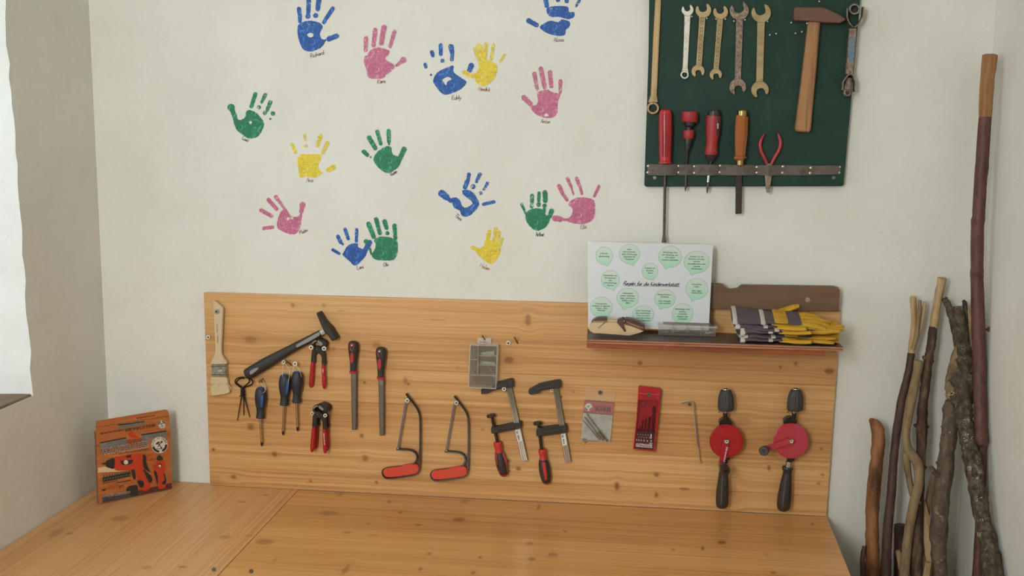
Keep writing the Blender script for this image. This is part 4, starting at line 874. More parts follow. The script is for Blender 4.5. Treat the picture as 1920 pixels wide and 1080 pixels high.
# half-round files
FSTEEL = mat('file_steel', '6d675f', .45, .7, bump=.35, bscale=900); REDT = mat('red_trim', 'b72c30', .4)
for (x0, y0, x1, y1, xb, yb_, lab) in ((308, 238, 308, 412, 311, 740, 'file with a black handle next to the pincers, hung higher'), (464, 272, 462, 447, 467, 772, 'file with a black handle beside the hacksaw, hung lower')):
    t = thing('file', lab, 'file', B3.pt(xb, yb_, BASE), 'two files with black handles'); hz = BASE+.013; q = lambda f: (x0+(x1-x0)*f, y0+(y1-y0)*f)
    mb = MB(); mb.tube(B3, [q(f)+(hz, r, r*.8) for f, r in ((0, 10), (.012, 17), (.05, 25), (.13, 29), (.25, 29), (.4, 26), (.6, 21), (.8, 18.5), (.95, 18))], 20, sm=2); obj('handle', mb, BLKR, t)
    mb = MB(); mb.tube(B3, [q(.955)+(hz, 19), q(.97)+(hz, 22.5), q(1.02)+(hz, 22), q(1.035)+(hz, 17)], 18); obj('collar', mb, REDT, t)
    zz = hz+B3.m(29*.8, x0, y0+40)
    c = q(.2); c = (c[0]-9, c[1])
    mb = MB(); mb.slab(B3, capsule(c[0], c[1]-9, c[0], c[1]+9, 11), zz-.004, zz-.0004, 0, [capsule(c[0], c[1]-8, c[0], c[1]+8, 8)]); rr = obj('hang_eyelet', mb, REDT, t)
    mb = MB(); mb.slab(B3, capsule(c[0], c[1]-8, c[0], c[1]+8, 8.2), zz-.004, zz-.0007); obj('eyelet_core', mb, mat('dark_red', '5a1218', .5), rr)
    mb = MB(); mb.tube(B3, [(c[0], c[1]-10, zz-.002, 4), (c[0]-.5, c[1]-10, zz+.002, 4)], 8); obj('hook', mb, WHITE, bp)
    c = q(.55); mb = MB(); mb.slab(B3, smooth(circ(c[0]-9, c[1], 10.5, 12, 30), 2), zz-.006, zz-.0006, 0, [circ(c[0]-9, c[1], 8, 16, 26)]); mb.slab(B3, circ(c[0]-9, c[1], 7, 16, 24), zz-.006, zz-.0009); obj('badge', mb, REDT, t)
    mb = MB(); f0 = q(1.02); mb.slab(B3, [(f0[0]-15, f0[1]), (f0[0]+18, f0[1]), (xb+13.5, yb_-2), (xb-12, yb_)], hz-.006, hz+.001, 4); bl = obj('blade', mb, FSTEEL, t)
    mb = MB(); mb.slab(B3, [(f0[0]-10, f0[1]), (f0[0]+14, f0[1]), (f0[0]+14, f0[1]+34), (f0[0]-10, f0[1]+36)], hz, hz+.0014, .8); obj('plain_tang', mb, mat('tang_steel', '8a8176', .35, .8), bl)
# small hacksaws
SAWB = mat('saw_frame_black', '2a2320', .25, .3, coat=.4); SAWR = mat('saw_grip_red', 'd04630', .38); BLADE = mat('saw_blade', '77706a', .4, .9)
def hacksaw(dx, dy, lab):
    V = C36.off(dx, dy); t = thing('hacksaw', lab, 'hacksaw', V.pt(190, 995, BASE), 'two small hacksaws'); hz = BASE+.010
    pts = [(222, 424), (240, 446), (268, 482), (296, 522), (311, 556), (317, 600), (318, 700), (316, 820), (313, 900), (309, 938), (296, 960), (270, 971), (200, 983), (130, 991), (95, 993), (72, 980), (63, 958), (68, 940), (88, 930), (150, 922), (220, 914), (262, 906), (284, 888), (296, 860), (292, 832), (272, 812), (244, 803), (200, 799), (158, 798)]
    P_ = [V.pt(x, y, hz) for x, y in smooth(pts, 3, False)]; r = V.m(6.8, 200, 700)
    mb = MB(); mb.tubeW(P_, [(r, .0055)]*len(P_), 8, V.nn, 4); obj('frame', mb, SAWB, t)
    mb = MB(); mb.slab(V, smooth([(94, 930), (180, 919), (262, 905), (296, 909), (307, 936), (295, 962), (264, 972), (180, 985), (96, 991), (71, 977), (65, 955), (74, 936)], 3), BASE+.001, BASE+.018, 4); obj('grip', mb, SAWR, t)
    mb = MB(); mb.slab(V, [(218, 466), (232, 466), (175, 792), (162, 792)], hz-.001, hz+.0005, 0, back=True)
    n = 44; 
    for i in range(n):
        q = i/n; x, y = 218-56*q, 468+322*q; mb.add([V.pt(x, y, hz-.0003), V.pt(x-56/n, y+322/n, hz-.0003), V.pt(x-56/n-3.0, y+322/n-1, hz-.0003)], [(0, 1, 2)])
    obj('blade', mb, BLADE, t, kind=None)
    for x, y in ((226, 460), (166, 795)):
        mb = MB(); mb.tube(V, [(x, y, hz-.004, 5), (x, y, hz+.006, 5)], 10); obj('blade_pin', mb, STEEL, t)
hacksaw(0, 0, 'small hacksaw with an orange-red grip hanging next to the files')
hacksaw(326, 16, 'small hacksaw with an orange-red grip hanging next to the screw clamps')
# transparent organiser with a euro hole
F9 = View(860, 620, 9.0)
CLEAR = mat('frosted_plastic', 'dccbb4', .25, alpha=.085, spec=.6); CLEARE = mat('frosted_plastic_edge', 'dedad0', .3, alpha=.42); ZINC = mat('zinc_screw', 'a9b5ae', .3, .9)
t = thing('parts_box', 'flat see-through box of pins hanging in front of a screw clamp', 'box', F9.pt(395, 990, BASE), 'clear boxes of small parts')
z0, z1 = BASE+.006, BASE+.026
OUT = [(187, 232), (665, 246), (635, 990), (155, 966)]
mb = MB(); mb.slab(F9, inset(OUT, 2), z0, z0+.0015, 0, back=True); obj('base', mb, CLEAR, t)
mb = MB(); mb.slab(F9, OUT, z0, z1, 0, [inset(OUT if sarea(OUT) > 0 else OUT[::-1], 18)], back=True); obj('rim', mb, CLEARE, t)
mb = MB(); mb.slab(F9, inset(OUT, 3), z1+.0003, z1+.0016, 3, back=True); obj('lid', mb, CLEAR, t)
mb = MB(); mb.slab(F9, [(325, 118), (552, 126), (546, 236), (316, 228)], z0, z0+.0022, 3, [smooth([(350, 178), (400, 186), (430, 172), (460, 188), (500, 192), (498, 210), (430, 205), (350, 198)], 2)], back=True); obj('hang_tab', mb, CLEARE, t)
for p in (((328, 250), (318, 760)), ((180, 488), (328, 492)), ((345, 425), (655, 432)), ((340, 578), (645, 588)), ((176, 752), (640, 766))):
    (x0, y0), (x1, y1) = p; l = math.hypot(x1-x0, y1-y0); nx, ny = -(y1-y0)/l*4, (x1-x0)/l*4
    mb = MB(); mb.slab(F9, [(x0+nx, y0+ny), (x1+nx, y1+ny), (x1-nx, y1-ny), (x0-nx, y0-ny)], z0+.0015, z1-.001, 0); obj('divider', mb, CLEARE, t)
rr = random.Random(3)
def pins(label, lst, grp='pins inside the hanging box'):
    mb = MB()
    for x0, y0, x1, y1, r in lst:
        mb.tube(F9, [(x0, y0, z0+.007, r), (x1, y1, z0+.011, r)], 6)
        if r > 5.5: mb.tube(F9, [(x1, y1, z0+.0105, r*1.9), (x1+(x1-x0)*.03, y1+(y1-y0)*.03, z0+.0107, r*1.9)], 8)
    o = obj('pins', mb, ZINC, None, loc=F9.pt(lst[0][0], lst[0][1], z0+.006), kind='stuff'); tag(o, label, 'pins', grp)
l1 = []
for i in range(24): x, y = rr.uniform(210, 300), rr.uniform(395, 470); l1.append((x, y, x+rr.uniform(-5, 35), y-rr.uniform(50, 100), 5.4))
pins('heap of short zinc pins in the upper corner compartment of the hanging box', l1)
pins('zinc screws lying in the topmost wide compartment of the hanging box', [(360+rr.uniform(0, 30), 372+i*7, 600, 350+i*11+rr.uniform(-6, 6), 6.5) for i in range(6)])
pins('longer zinc screws lying in the second wide compartment of the hanging box', [(365+rr.uniform(0, 30), 515+i*10, 612, 545+i*8+rr.uniform(-6, 6), 6.5) for i in range(7)])
pins('three loose pins spread in the lower narrow compartment of the hanging box', [(205, 640, 240, 715, 5.4), (245, 690, 300, 605, 5.4), (262, 675, 312, 625, 5.4)])
mb = MB(); mb.tube(F9, [(500, 610, z0+.009, 6), (595, 745, z0+.011, 6)], 6); mb.tube(F9, [(594, 738, z0+.011, 13), (602, 800, z0+.011, 12)], 8); tag(obj('screw', mb, ZINC, None, loc=F9.pt(550, 680, z0+.009)), 'single long white screw standing aslant in the hanging box', 'screw')
# screw clamps
CAST = mat('clamp_cast', '3a342f', .5, .3, bump=.3, bscale=220); BARS = mat('clamp_bar', 'b3ada2', .22, 1); CGRIP = mat('clamp_grip_black', '352c29', .55); CRED = mat('clamp_grip_red', 'c33630', .4)
THREAD = mat('thread_steel', '40382f', .4, .8)
def clamp(lab, bar, top, arm, pad, spin, grip, stick, panels):
    V = C36; t = thing('screw_clamp', lab, 'clamp', V.pt(grip[-1][0], grip[-1][1], BASE), 'two screw clamps'); b0, b1 = BASE+.006, BASE+.013
    (x0, y0, w0), (x1, y1, w1) = bar; a = math.atan2(y1-y0, x1-x0); nx, ny = -math.sin(a), math.cos(a)
    quad = lambda k0, k1, q0=0, q1=1: [(x0+(x1-x0)*q0+nx*k0*w0, y0+(y1-y0)*q0+ny*k0*w0), (x0+(x1-x0)*q1+nx*k0*w1, y0+(y1-y0)*q1+ny*k0*w1), (x0+(x1-x0)*q1+nx*k1*w1, y0+(y1-y0)*q1+ny*k1*w1), (x0+(x1-x0)*q0+nx*k1*w0, y0+(y1-y0)*q0+ny*k1*w0)]
    mb = MB(); mb.slab(V, quad(-1, 1), b0, b1-.0018, 0); mb.slab(V, quad(-1, -.38), b0, b1, 2); mb.slab(V, quad(.38, 1), b0, b1, 2); mb.slab(V, quad(-.16, .16), b0, b1-.0005, 1); obj('bar', mb, BARS, t)
    mb = MB(); mb.slab(V, top, BASE+.001, BASE+.021, 4); fj = obj('fixed_jaw', mb, CAST, t)
    mb = MB(); mb.slab(V, arm, BASE+.001, BASE+.020, 4); sl = obj('sliding_arm', mb, CAST, t)
    for o_, p in ((fj, top), (sl, arm)):
        cx = sum(q[0] for q in p)/len(p); cyy = sum(q[1] for q in p)/len(p); mb = MB()
        rib = [(cx+(q[0]-cx)*.62, cyy+(q[1]-cyy)*.45) for q in p]; mb.slab(V, rib, BASE+.015, BASE+.0228, 3); obj('rib', mb, CAST, o_)
    z = BASE+.015
    x, y = pad; mb = MB(); d = Vector((spin[1][0]-spin[0][0], spin[1][1]-spin[0][1])); d.normalize()
    P_ = [V.pt(x, y, z), V.pt(x+d.x*16, y+d.y*16, z)]; mb.tubeW(P_, [(V.m(29, x, y), V.m(27, x, y))]*2, 20, V.nn); obj('pressure_pad', mb, CAST, t)
    mb = MB(); mb.tube(V, [(x+d.x*15, y+d.y*15, z, 8), (x+d.x*40, y+d.y*40, z, 10)], 12); obj('swivel', mb, CHR, t)
    mb = MB(); n = 34; (sx, sy), (ex, ey) = spin
    mb.tube(V, [(sx+(ex-sx)*i/n, sy+(ey-sy)*i/n, z, 12.5 if i % 2 else 9.5) for i in range(n+1)], 12); obj('spindle', mb, THREAD, t)
    g = grip; neck = [p for p in g if p[3] == 'n']; body = [p for p in g if p[3] == 'b']; end = [p for p in g if p[3] == 'e']
    mb = MB(); mb.tube(V, [(p[0], p[1], z, p[2]) for p in neck], 18, sm=2); obj('grip_neck', mb, CRED, t)
    mb = MB(); mb.tube(V, [(p[0], p[1], z, p[2]) for p in body], 20, sm=2); bd = obj('grip', mb, CGRIP, t)
    mb = MB(); mb.tube(V, [(p[0], p[1], z, p[2]) for p in end], 16); obj('grip_end', mb, CRED, t)
    for pn in panels:
        mb = MB(); n = len(pn); mb.tube(V, [(p[0], p[1], z+p[3], p[2], 7) for p in pn], 10, dome=True); obj('grip_inlay', mb, CRED, bd)
    sx, sy, sw, sh, sa = stick
    ca, sa_ = math.cos(sa), math.sin(sa); R2 = lambda u, v: (sx+u*ca-v*sa_, sy+u*sa_+v*ca)
    mb = MB(); mb.slab(V, [R2(-sw, -sh), R2(sw, -sh), R2(sw, sh), R2(-sw, sh)], b1-.0005, b1+.0004); st = obj('sticker', mb, mat('white_sticker', 'ddd9d0', .55), t)
    mb = MB(); r2 = random.Random(8)
    for i in range(9):
        v = -sh*.1+i*sh*.1; mb.flat(V, [R2(-sw*.55, v), R2(sw*.15, v), R2(sw*.15, v+r2.choice((2, 3))), R2(-sw*.55, v+2.5)], b1+.0006)
    for i in range(3): mb.flat(V, [R2(-sw*.7+i*4.5, -sh*.8), R2(-sw*.7+i*4.5+2.5, -sh*.8), R2(-sw*.7+i*4.5+2.5, -sh*.35), R2(-sw*.7+i*4.5, -sh*.35)], b1+.0006)
    obj('barcode', mb, mat('black_print', '2b2826', .7), st)
clamp('screw clamp partly covered by the see-through hanging box', ((913, 370, 17), (1022, 880, 20)),
  [(728, 430), (726, 404), (790, 388), (840, 352), (920, 331), (938, 331), (944, 340), (944, 380), (925, 386), (845, 396), (800, 408), (770, 426)],
  [(793, 660), (802, 653), (850, 648), (985, 620), (998, 618), (1001, 655), (985, 663), (860, 688), (802, 697), (795, 690)], (793, 566), ((800, 580), (838, 752)),
  [(838, 750, 27, 'n'), (841, 768, 29, 'n'), (846, 800, 24, 'n'), (849, 822, 27, 'n'), (849, 820, 28, 'b'), (854, 850, 34, 'b'), (866, 900, 38, 'b'), (878, 950, 33, 'b'), (881, 968, 27, 'b'), (880, 964, 28, 'e'), (882, 976, 23, 'e'), (883, 984, 12, 'e')],
  (981, 708, 16, 40, RAD(-13)), [[(830, 838, 8, .0074), (839, 890, 10, .0086), (855, 955, 7, .0076)], [(874, 830, 8, .004), (892, 885, 10, .005), (900, 950, 6, .005)]])
clamp('fully visible screw clamp hanging beside the packet of drill bits', ((1230, 385, 17), (1315, 890, 20)),
  [(1046, 404), (1065, 393), (1104, 372), (1112, 366), (1140, 358), (1235, 340), (1260, 339), (1264, 346), (1265, 382), (1258, 388), (1150, 402), (1130, 406), (1116, 424), (1065, 434), (1048, 426)],
  [(1098, 676), (1108, 662), (1155, 655), (1290, 640), (1306, 641), (1309, 680), (1294, 692), (1150, 712), (1108, 716), (1100, 708)], (1108, 616), ((1114, 632), (1136, 805)),
  [(1140, 800, 26, 'n'), (1141, 815, 28, 'n'), (1145, 845, 23, 'n'), (1147, 870, 27, 'n'), (1147, 868, 28, 'b'), (1150, 900, 35, 'b'), (1158, 950, 38, 'b'), (1166, 1000, 33, 'b'), (1170, 1022, 26, 'b'), (1169, 1016, 28, 'e'), (1171, 1028, 22, 'e'), (1172, 1036, 11, 'e')],
  (1286, 735, 15, 40, RAD(-9)), [[(1150, 895, 12, .0112), (1157, 950, 13, .0122), (1165, 1003, 10, .0106)]])
# packet of drill bits
FILM = mat('clear_film', 'efe9dc', .08, alpha=.06, spec=.8); PINKH = mat('header_red', 'a94248', .5); GREYC = mat('card_grey', 'a9a79e', .55, spots='8f8f88', sscale=40); BLKP = mat('print_black', '2a2422', .6); WHP = mat('print_white', 'ddd8cf', .6)
t = thing('drill_bit_packet', 'clear packet of three drill bits under a red printed header', 'packet', G.pt(285, 885, BASE)); k = BASE+.003
mb = MB(); mb.slab(G, [(122, 283), (548, 318), (495, 880), (72, 850)], k, k+.0006, 0, back=True); cd = obj('card', mb, GREYC, t)
mb = MB(); mb.slab(G, [(122, 280), (549, 315), (526, 490), (106, 452)], k+.0004, k+.0010); hd = obj('header', mb, PINKH, t)
mb = MB(); mb.slab(G, [(124, 270), (550, 305), (548, 318), (122, 283)], k+.0006, k+.0012); mb.slab(G, [(106, 440), (527, 478), (526, 492), (105, 454)], k+.0006, k+.0012); obj('header_stripe', mb, mat('dark_stripe', '55393a', .6), hd)
mb = MB(); a5 = math.atan2(35, 425)
text(mb, G, 'BOHRER', 392, 436, 66, k+.0014, a5+.01, width=232, bold=.03); text(mb, G, '\u2022 \u2014 \u2014 \u2014 \u2014 \u2022', 395, 362, 20, k+.0014, a5, width=220, bold=.05); obj('lettering', mb, BLKP, hd)
mb = MB(); text(mb, G, 'kids-at-work.de', 205, 866, 24, k+.0010, .06, width=235, bold=.01); mb.flat(G, [(90, 826), (155, 830), (154, 842), (89, 838)], k+.0009); obj('lettering', mb, BLKP, cd)
def emblem(V, x, y, r, h, parent, dh=.0002, ang=0.0, words=('KIDS AT WORK',), dark=None, light=None):
    dark = dark or BLKP; light = light or WHP
    mb = MB(); mb.flat(V, circ(x, y, r, 32), h); e = obj('emblem', mb, light, parent)
    mb = MB(); n = 10
    for s_ in (-1, 1):
        p = []; base = ang+math.pi/2+s_*.85
        for i in range(n+1): t_ = base-.62+1.24*i/n; p.append((x+r*.93*math.cos(t_), y+r*.93*math.sin(t_)))
        for i in range(n+1): t_ = base+.62-1.24*i/n; p.append((x+r*.66*math.cos(t_), y+r*.66*math.sin(t_)))
        mb.flat(V, p, h+dh)
    arctext(mb, V, words[0], x, y, r*.70, r*.26, h+dh, ang-math.pi*.95, ang-math.pi*.05)
    def bar(x0, y0, x1, y1, w): 
        l = math.hypot(x1-x0, y1-y0); a, b = -(y1-y0)/l*w, (x1-x0)/l*w; mb.flat(V, [(x+r*q, y+r*z_) for q, z_ in ((x0+a, y0+b), (x1+a, y1+b), (x1-a, y1-b), (x0-a, y0-b))], h+dh)
    bar(-.22, .25, .18, -.30, .05); bar(.20, .28, -.20, -.18, .05); bar(-.42, -.10, -.02, -.36, .10); mb.flat(V, circ(x+r*.25, y-r*.36, r*.13, 12), h+dh*1.5); mb.flat(V, circ(x+r*.22, y+r*.33, r*.10, 10), h+dh*1.5)
    bar(-.38, .46, .38, .46, .035); 
    obj('emblem_print', mb, dark, e); return e
emblem(G, 182, 372, 56, k+.0013, t)
for (x0, y0, x1, y1, r, xs, ys) in ((152, 462, 455, 862, 13, 335, 710), (120, 508, 400, 852, 11, 290, 728), (100, 560, 350, 850, 8, 228, 708)):
    bt = thing('drill_bit', {13: 'thickest drill bit inside the clear packet', 11: 'middle drill bit inside the clear packet', 8: 'thinnest drill bit inside the clear packet'}[r], 'drill bit', G.pt(x1, y1, k+.002), 'bits in the clear packet')
    mb = MB(); n = 36; mb.tube(G, [(x0+(xs-x0)*i/n, y0+(ys-y0)*i/n, k+.0042, (r*(.55 if i % 4 == 0 else 1)) if i > 1 else r*.4*i+1) for i in range(n+1)], 8); obj('flute', mb, mat('bit_steel', '6a6256', .35, .9), bt)
    mb = MB(); d = (x1-xs, y1-ys); mb.tube(G, [(xs, ys, k+.0042, r*.9), (xs+d[0]*.06, ys+d[1]*.06, k+.0042, r*1.7), (xs+d[0]*.72, ys+d[1]*.72, k+.0042, r*1.7), (xs+d[0]*.76, ys+d[1]*.76, k+.0042, r*1.2), (xs+d[0]*.84, ys+d[1]*.84, k+.0042, r*1.2), (xs+d[0]*.88, ys+d[1]*.88, k+.0042, r*1.7), (x1, y1, k+.0042, r*1.6)], 6); obj('hex_shank', mb, mat('shank_steel', '7b6f5f', .35, .9), bt)
film = MB(); film.slab(G, [(132, 92), (350, 104), (568, 124), (549, 310), (497, 888), (70, 856), (108, 460)], k+.0066, k+.0069, 0, [circ(346, 166, 20, 12)], back=True); obj('film', film, FILM, t)
hook(1080+346/7.713, 715+165/7.713, 3.6, .012, mat('hook_dark', '6c5f4a', .45, .6))
# red case of wood drills
CASE = mat('red_case', 'b01c28', .3, coat=.3); CASED = mat('red_case_inner', '94151f', .4); CASER = mat('red_clear_rim', 'c04550', .2)
t = thing('drill_bit_case', 'red plastic case of graded wood drills with a black label', 'case', G.pt(980, 1010, BASE)); k = BASE+.002
OC = [(905, 78), (922, 70), (1212, 102), (1229, 122), (1205, 420), (1135, 1018), (825, 985), (872, 560)]
mb = MB(); mb.slab(G, OC, k, k+.008, 4); obj('case_back', mb, CASED, t)
IN_ = [(905, 262), (1195, 285), (1180, 430), (1122, 1000), (842, 972), (880, 560)]
mb = MB(); mb.slab(G, OC, k+.008, k+.017, 4, [IN_]); obj('case_rim', mb, CASE, t)
mb = MB(); mb.slab(G, [(908, 160), (1210, 188), (1206, 210), (1100, 196), (906, 184)], k+.0165, k+.0185, 2); obj('ridge', mb, CASER, t)
mb = MB(); mb.slab(G, capsule(985, 236, 1130, 250, 20), k+.0168, k+.0176, 0, [capsule(985, 236, 1130, 250, 16)]); mb.slab(G, capsule(985, 236, 1130, 250, 16), k+.0160, k+.0173); obj('hang_slot', mb, CASED, t)
mb = MB(); mb.slab(G, circ(1155, 280, 11, 12), k+.016, k+.0177); obj('latch_hole', mb, BLKP, t)
mb = MB(); mb.slab(G, [(868, 700), (1152, 722), (1122, 1000), (842, 972)], k+.008, k+.0125, 2); lbm = obj('label_card', mb, mat('label_black', '2a2223', .5), t)
mb = MB()
for i, ch in enumerate('234568'): text(mb, G, ch, (878, 910, 942, 982, 1030, 1086)[i], 858+i*3.5, 24, k+.0130, .08, bold=.03)
text(mb, G, 'HOLZSPIRALBOHRER', 985, 930, 26, k+.0130, .08, width=240, bold=.04); text(mb, G, 'kids-at-work.de', 985, 955, 24, k+.0130, .08, width=240, bold=.04); mb.flat(G, [(1058, 890), (1108, 894), (1107, 904), (1057, 900)], k+.0130)
for i in range(5): mb.flat(G, circ(895+i*37, 765+i*3, 5, 8), k+.0130); mb.flat(G, circ(910+i*37, 805+i*3, 5, 8), k+.0130)
mb.flat(G, [(1080, 762), (1096, 763), (1090, 830), (1074, 829)], k+.0130); obj('lettering', mb, WHP, lbm)
for i, (x, yt, r) in enumerate(((885, 690, 7), (925, 660, 8), (966, 560, 10), (1012, 540, 12), (1065, 510, 15), (1130, 360, 18))):
    n = 30; mb = MB(); yb2 = 730+i*4; xb = x-20+i*-1
    bt = thing('drill_bit', ('smallest', 'second smallest', 'third smallest', 'third largest', 'second largest', 'largest')[i]+' dark wood drill in the red case', 'drill bit', G.pt(xb, yb2, k+.010), 'wood drills in the red case')
    mb.tube(G, [(x+(xb-x)*j/n, yt+(yb2-yt)*j/n, k+.0125, (2 if j == 0 else (r if j % 4 else r*.6))) for j in range(n+1)], 8); obj('flute', mb, mat('dark_bit', '3f2a28', .35, .7), bt)
mb = MB(); mb.flat(G, circ(972, 330, 48, 24), k+.0083)
e_ = obj('emblem', mb, mat('dark_red_print', '5c0f18', .5), t)
mb = MB(); mb.flat(G, circ(972, 330, 30, 20), k+.0086); obj('emblem_print', mb, CASED, e_)
mb = MB(); mb.slab(G, inset(IN_, -1), k+.0165, k+.0170, 0, back=True); obj('window', mb, mat('red_clear_window', 'c22c38', .12, alpha=.05, spec=.7), t)
hook(1080+1058/7.713, 715+196/7.713, 3.8, .021, mat('hook_olive', '7c7352', .4, .7))
# hex keys
KEY = mat('nickel_key', 'c4b79e', .35, .7)
for (pts, lab) in (([(66, 216, .014), (100, 211, .014), (138, 209, .014), (152, 220, .014), (160, 260, .013), (178, 420, .011), (192, 545, .009), (205, 648, .008)], 'longer hook key of the hanging pair, its foot lowest'),
                   ([(60, 212, .020), (100, 203, .020), (135, 200, .020), (150, 210, .020), (156, 250, .019), (170, 400, .017), (182, 512, .015), (198, 545, .014)], 'shorter hook key of the hanging pair, ending at a sharp bend')):
    mb = MB(); mb.tube(HH, [(x, y, BASE+h, 5.5) for x, y, h in smooth(pts, 4, False)], 6); t = thing('hex_key', lab, 'key', HH.pt(205, 650, BASE), 'two hook keys hung together'); obj('rod', mb, KEY, t)
mb = MB(); mb.ring(HH, 205, 645, BASE+.006, 9, 4, .004, 10); obj('foot', mb, KEY, bpy.data.objects['hex_key'])
hook(1260+125/3.857, 700+226/3.857, 2.6, .012, STEEL)
# hand drills
CHUCK = mat('chuck_rubber', '3d3935', .55); WHEELM = mat('red_wheel', 'a81a20', .32); WHEELG = mat('red_wheel_gloss', 'b53343', .18, coat=.6); DRB = mat('drill_black', '26211e', .3, .2); HANDB = mat('black_lacquer', '332b27', .28, coat=.3)  # reflected sheen is put into the glossy wheel's lighter, pinker red
def hand_drill(lab, cx, cy, R, gloss, crank, knob_side, chuck, shaft, handle, lettering):
    V = HH; t = thing('hand_drill', lab, 'hand drill', V.pt(handle[-1][0], handle[-1][1], BASE), 'two hand drills'); z = BASE+.026
    (ux, uy), (lx, ly) = chuck
    prof = [(0, 30), (.02, 34), (.09, 42), (.25, 51), (.45, 57), (.7, 59), (.92, 59), (.97, 56), (1, 52)]
    mb = MB(); seg = 36; n = len(prof); rings = []
    for q, r in prof:
        x, y = ux+(lx-ux)*q, uy+(ly-uy)*q; ring = []
        for k in range(seg):
            a = 2*math.pi*k/seg; rr_ = r*(1-.11*(k % 3 == 0)*(.1 < q < .75)); m_ = V.m(1, x, y, z)
            p = V.pt(x+rr_*math.cos(a), y, z); ring.append(p+V.nn*(rr_*math.sin(a)*m_*.85))
        rings.append(ring)
    vs = [p for r in rings for p in r]; mb.add(vs, [(i*seg+k, i*seg+(k+1) % seg, (i+1)*seg+(k+1) % seg, (i+1)*seg+k) for i in range(n-1) for k in range(seg)]+[tuple(range(seg))[::-1], tuple((n-1)*seg+k for k in range(seg))]); ck = obj('chuck', mb, CHUCK, t, sharp=.5)
    mb = MB(); mb.tube(V, [(ux, uy-3, z, 26, 22), (ux, uy+4, z, 29, 24)], 18); obj('chuck_ring', mb, CHR, ck)
    mb = MB(); mb.tube(V, [(ux, uy-4, z, 19, 16), (ux, uy-2, z, 19, 16)], 14); obj('chuck_hole', mb, DARKHOLE, ck)
    mb = MB(); mb.tube(V, [(lx-2, ly-4, z-.006, 64, 10), (lx, ly+4, z-.006, 50, 10)], 14); obj('hanging_plate', mb, CHR, t)
    mb = MB(); mb.tube(V, [(lx-3, ly, z, 12), (lx-4, ly+22, z, 12)], 12); obj('spindle', mb, CHR, t)
    mb = MB(); mb.tube(V, [(lx-4, ly+18, z, 18), (lx-5, ly+40, z, 16), (cx-4, cy-R+20, z-.004, 17)], 14); obj('shaft', mb, DRB, t)
    mb = MB(); mb.slab(V, smooth([(cx-52, cy-R-4), (cx-44, cy-R-26), (cx-22, cy-R-40), (cx+15, cy-R-40), (cx+34, cy-R-26), (cx+42, cy-R-4), (cx+30, cy), (cx+26, cy+R+14), (cx-26, cy+R+14), (cx-34, cy)], 2), z-.020, z+.004, 4); obj('frame', mb, DRB, t)
    wm = WHEELG if gloss else WHEELM
    mb = MB(); zz = z+.007; rim = circ(cx, cy, R, 56); teeth = [(cx+(R*(1.0 if i % 2 else 1.018))*math.cos(2*math.pi*i/112), cy+(R*(1.0 if i % 2 else 1.018))*math.sin(2*math.pi*i/112)) for i in range(112)]
    mb.slab(V, teeth, zz, zz+.006, 3, back=True); wl = obj('gear_wheel', mb, wm, t)
    mb = MB(); mb.slab(V, circ(cx, cy, R*.93, 48), zz+.0055, zz+.0064, 1.5, [circ(cx, cy, R*.88, 48)]); obj('wheel_ridge', mb, wm, wl)
    kx, ky = crank; l = math.hypot(kx-cx, ky-cy); nx, ny = -(ky-cy)/l, (kx-cx)/l
    mb = MB(); w0, w1 = 22, 20; ex, ey = (cx-kx)/l*18, (cy-ky)/l*18
    mb.slab(V, [(cx+ex*.8+nx*w0*.6, cy+ey*.8+ny*w0*.6), (cx+nx*w0, cy+ny*w0), (kx+nx*w1, ky+ny*w1), (kx-ex*.8, ky-ey*.8), (kx-nx*w1, ky-ny*w1), (cx-nx*w0, cy-ny*w0), (cx+ex*.8-nx*w0*.6, cy+ey*.8-ny*w0*.6)], zz+.009, zz+.0125, 2); cr = obj('crank', mb, wm, t)
    if lettering: mb = MB(); text(mb, V, 'kids-at-work.de', (cx*.42+kx*.58)+nx*-9, (cy*.42+ky*.58)+ny*-9, 15, zz+.0128, math.atan2(ky-cy, kx-cx), width=112, bold=.02); obj('lettering', mb, WPR, cr)
    mb = MB(); mb.tube(V, [(cx+3, cy+2, zz+.006, 19), (cx+3, cy+2, zz+.014, 19), (cx+3, cy+2, zz+.0155, 13)], 16); obj('axle_screw', mb, CHR, t)
    mb = MB(); mb.flat(V, [(cx-7, cy-1), (cx+13, cy+1), (cx+13, cy+5), (cx-7, cy+3)], zz+.0157); mb.flat(V, [(cx+1, cy-8), (cx+5, cy-8), (cx+5, cy+12), (cx+1, cy+12)], zz+.0157); obj('screw_slot', mb, DARKHOLE, t)
    # crank knob points out from the panel
    m_ = V.m(1, kx, ky, zz); a = V.pt(kx, ky, zz+.010); b = V.pt(*knob_side, zz+.052); 
    kv = [a, a.lerp(b, .12), a.lerp(b, .5), a.lerp(b, .92), b]; kr = [m_*r for r in (20, 28, 34, 36, 30)]
    mb = MB(); mb.tubeW(kv, kr, 18, Vector((0, 0, 1))); kb = obj('crank_knob', mb, HANDB, t)
    mb = MB(); d = (b-a).normalized(); mb.tubeW([b-d*.0005, b+d*.0006], [m_*16, m_*15], 14, Vector((0, 0, 1))); obj('knob_bore', mb, mat('bore_dark', '15110f', .55), kb)
    fx, fy, gx, gy = shaft
    mb = MB(); mb.tube(V, [(fx, fy, z-.004, 17), (gx, gy, z-.002, 16)], 12); obj('shaft', mb, DRB, t)
    h0 = handle[0]; mb = MB(); mb.tube(V, [(gx, gy-14, z-.002, 20), (gx-1, gy+6, z-.002, 24), (h0[0], h0[1]+6, z-.002, 24)], 16); obj('ferrule', mb, CHR, t)
    mb = MB(); mb.tube(V, [(x, y, z-.002, r, r*.9) for x, y, r in handle], 22, sm=3); obj('handle', mb, HANDB, t)
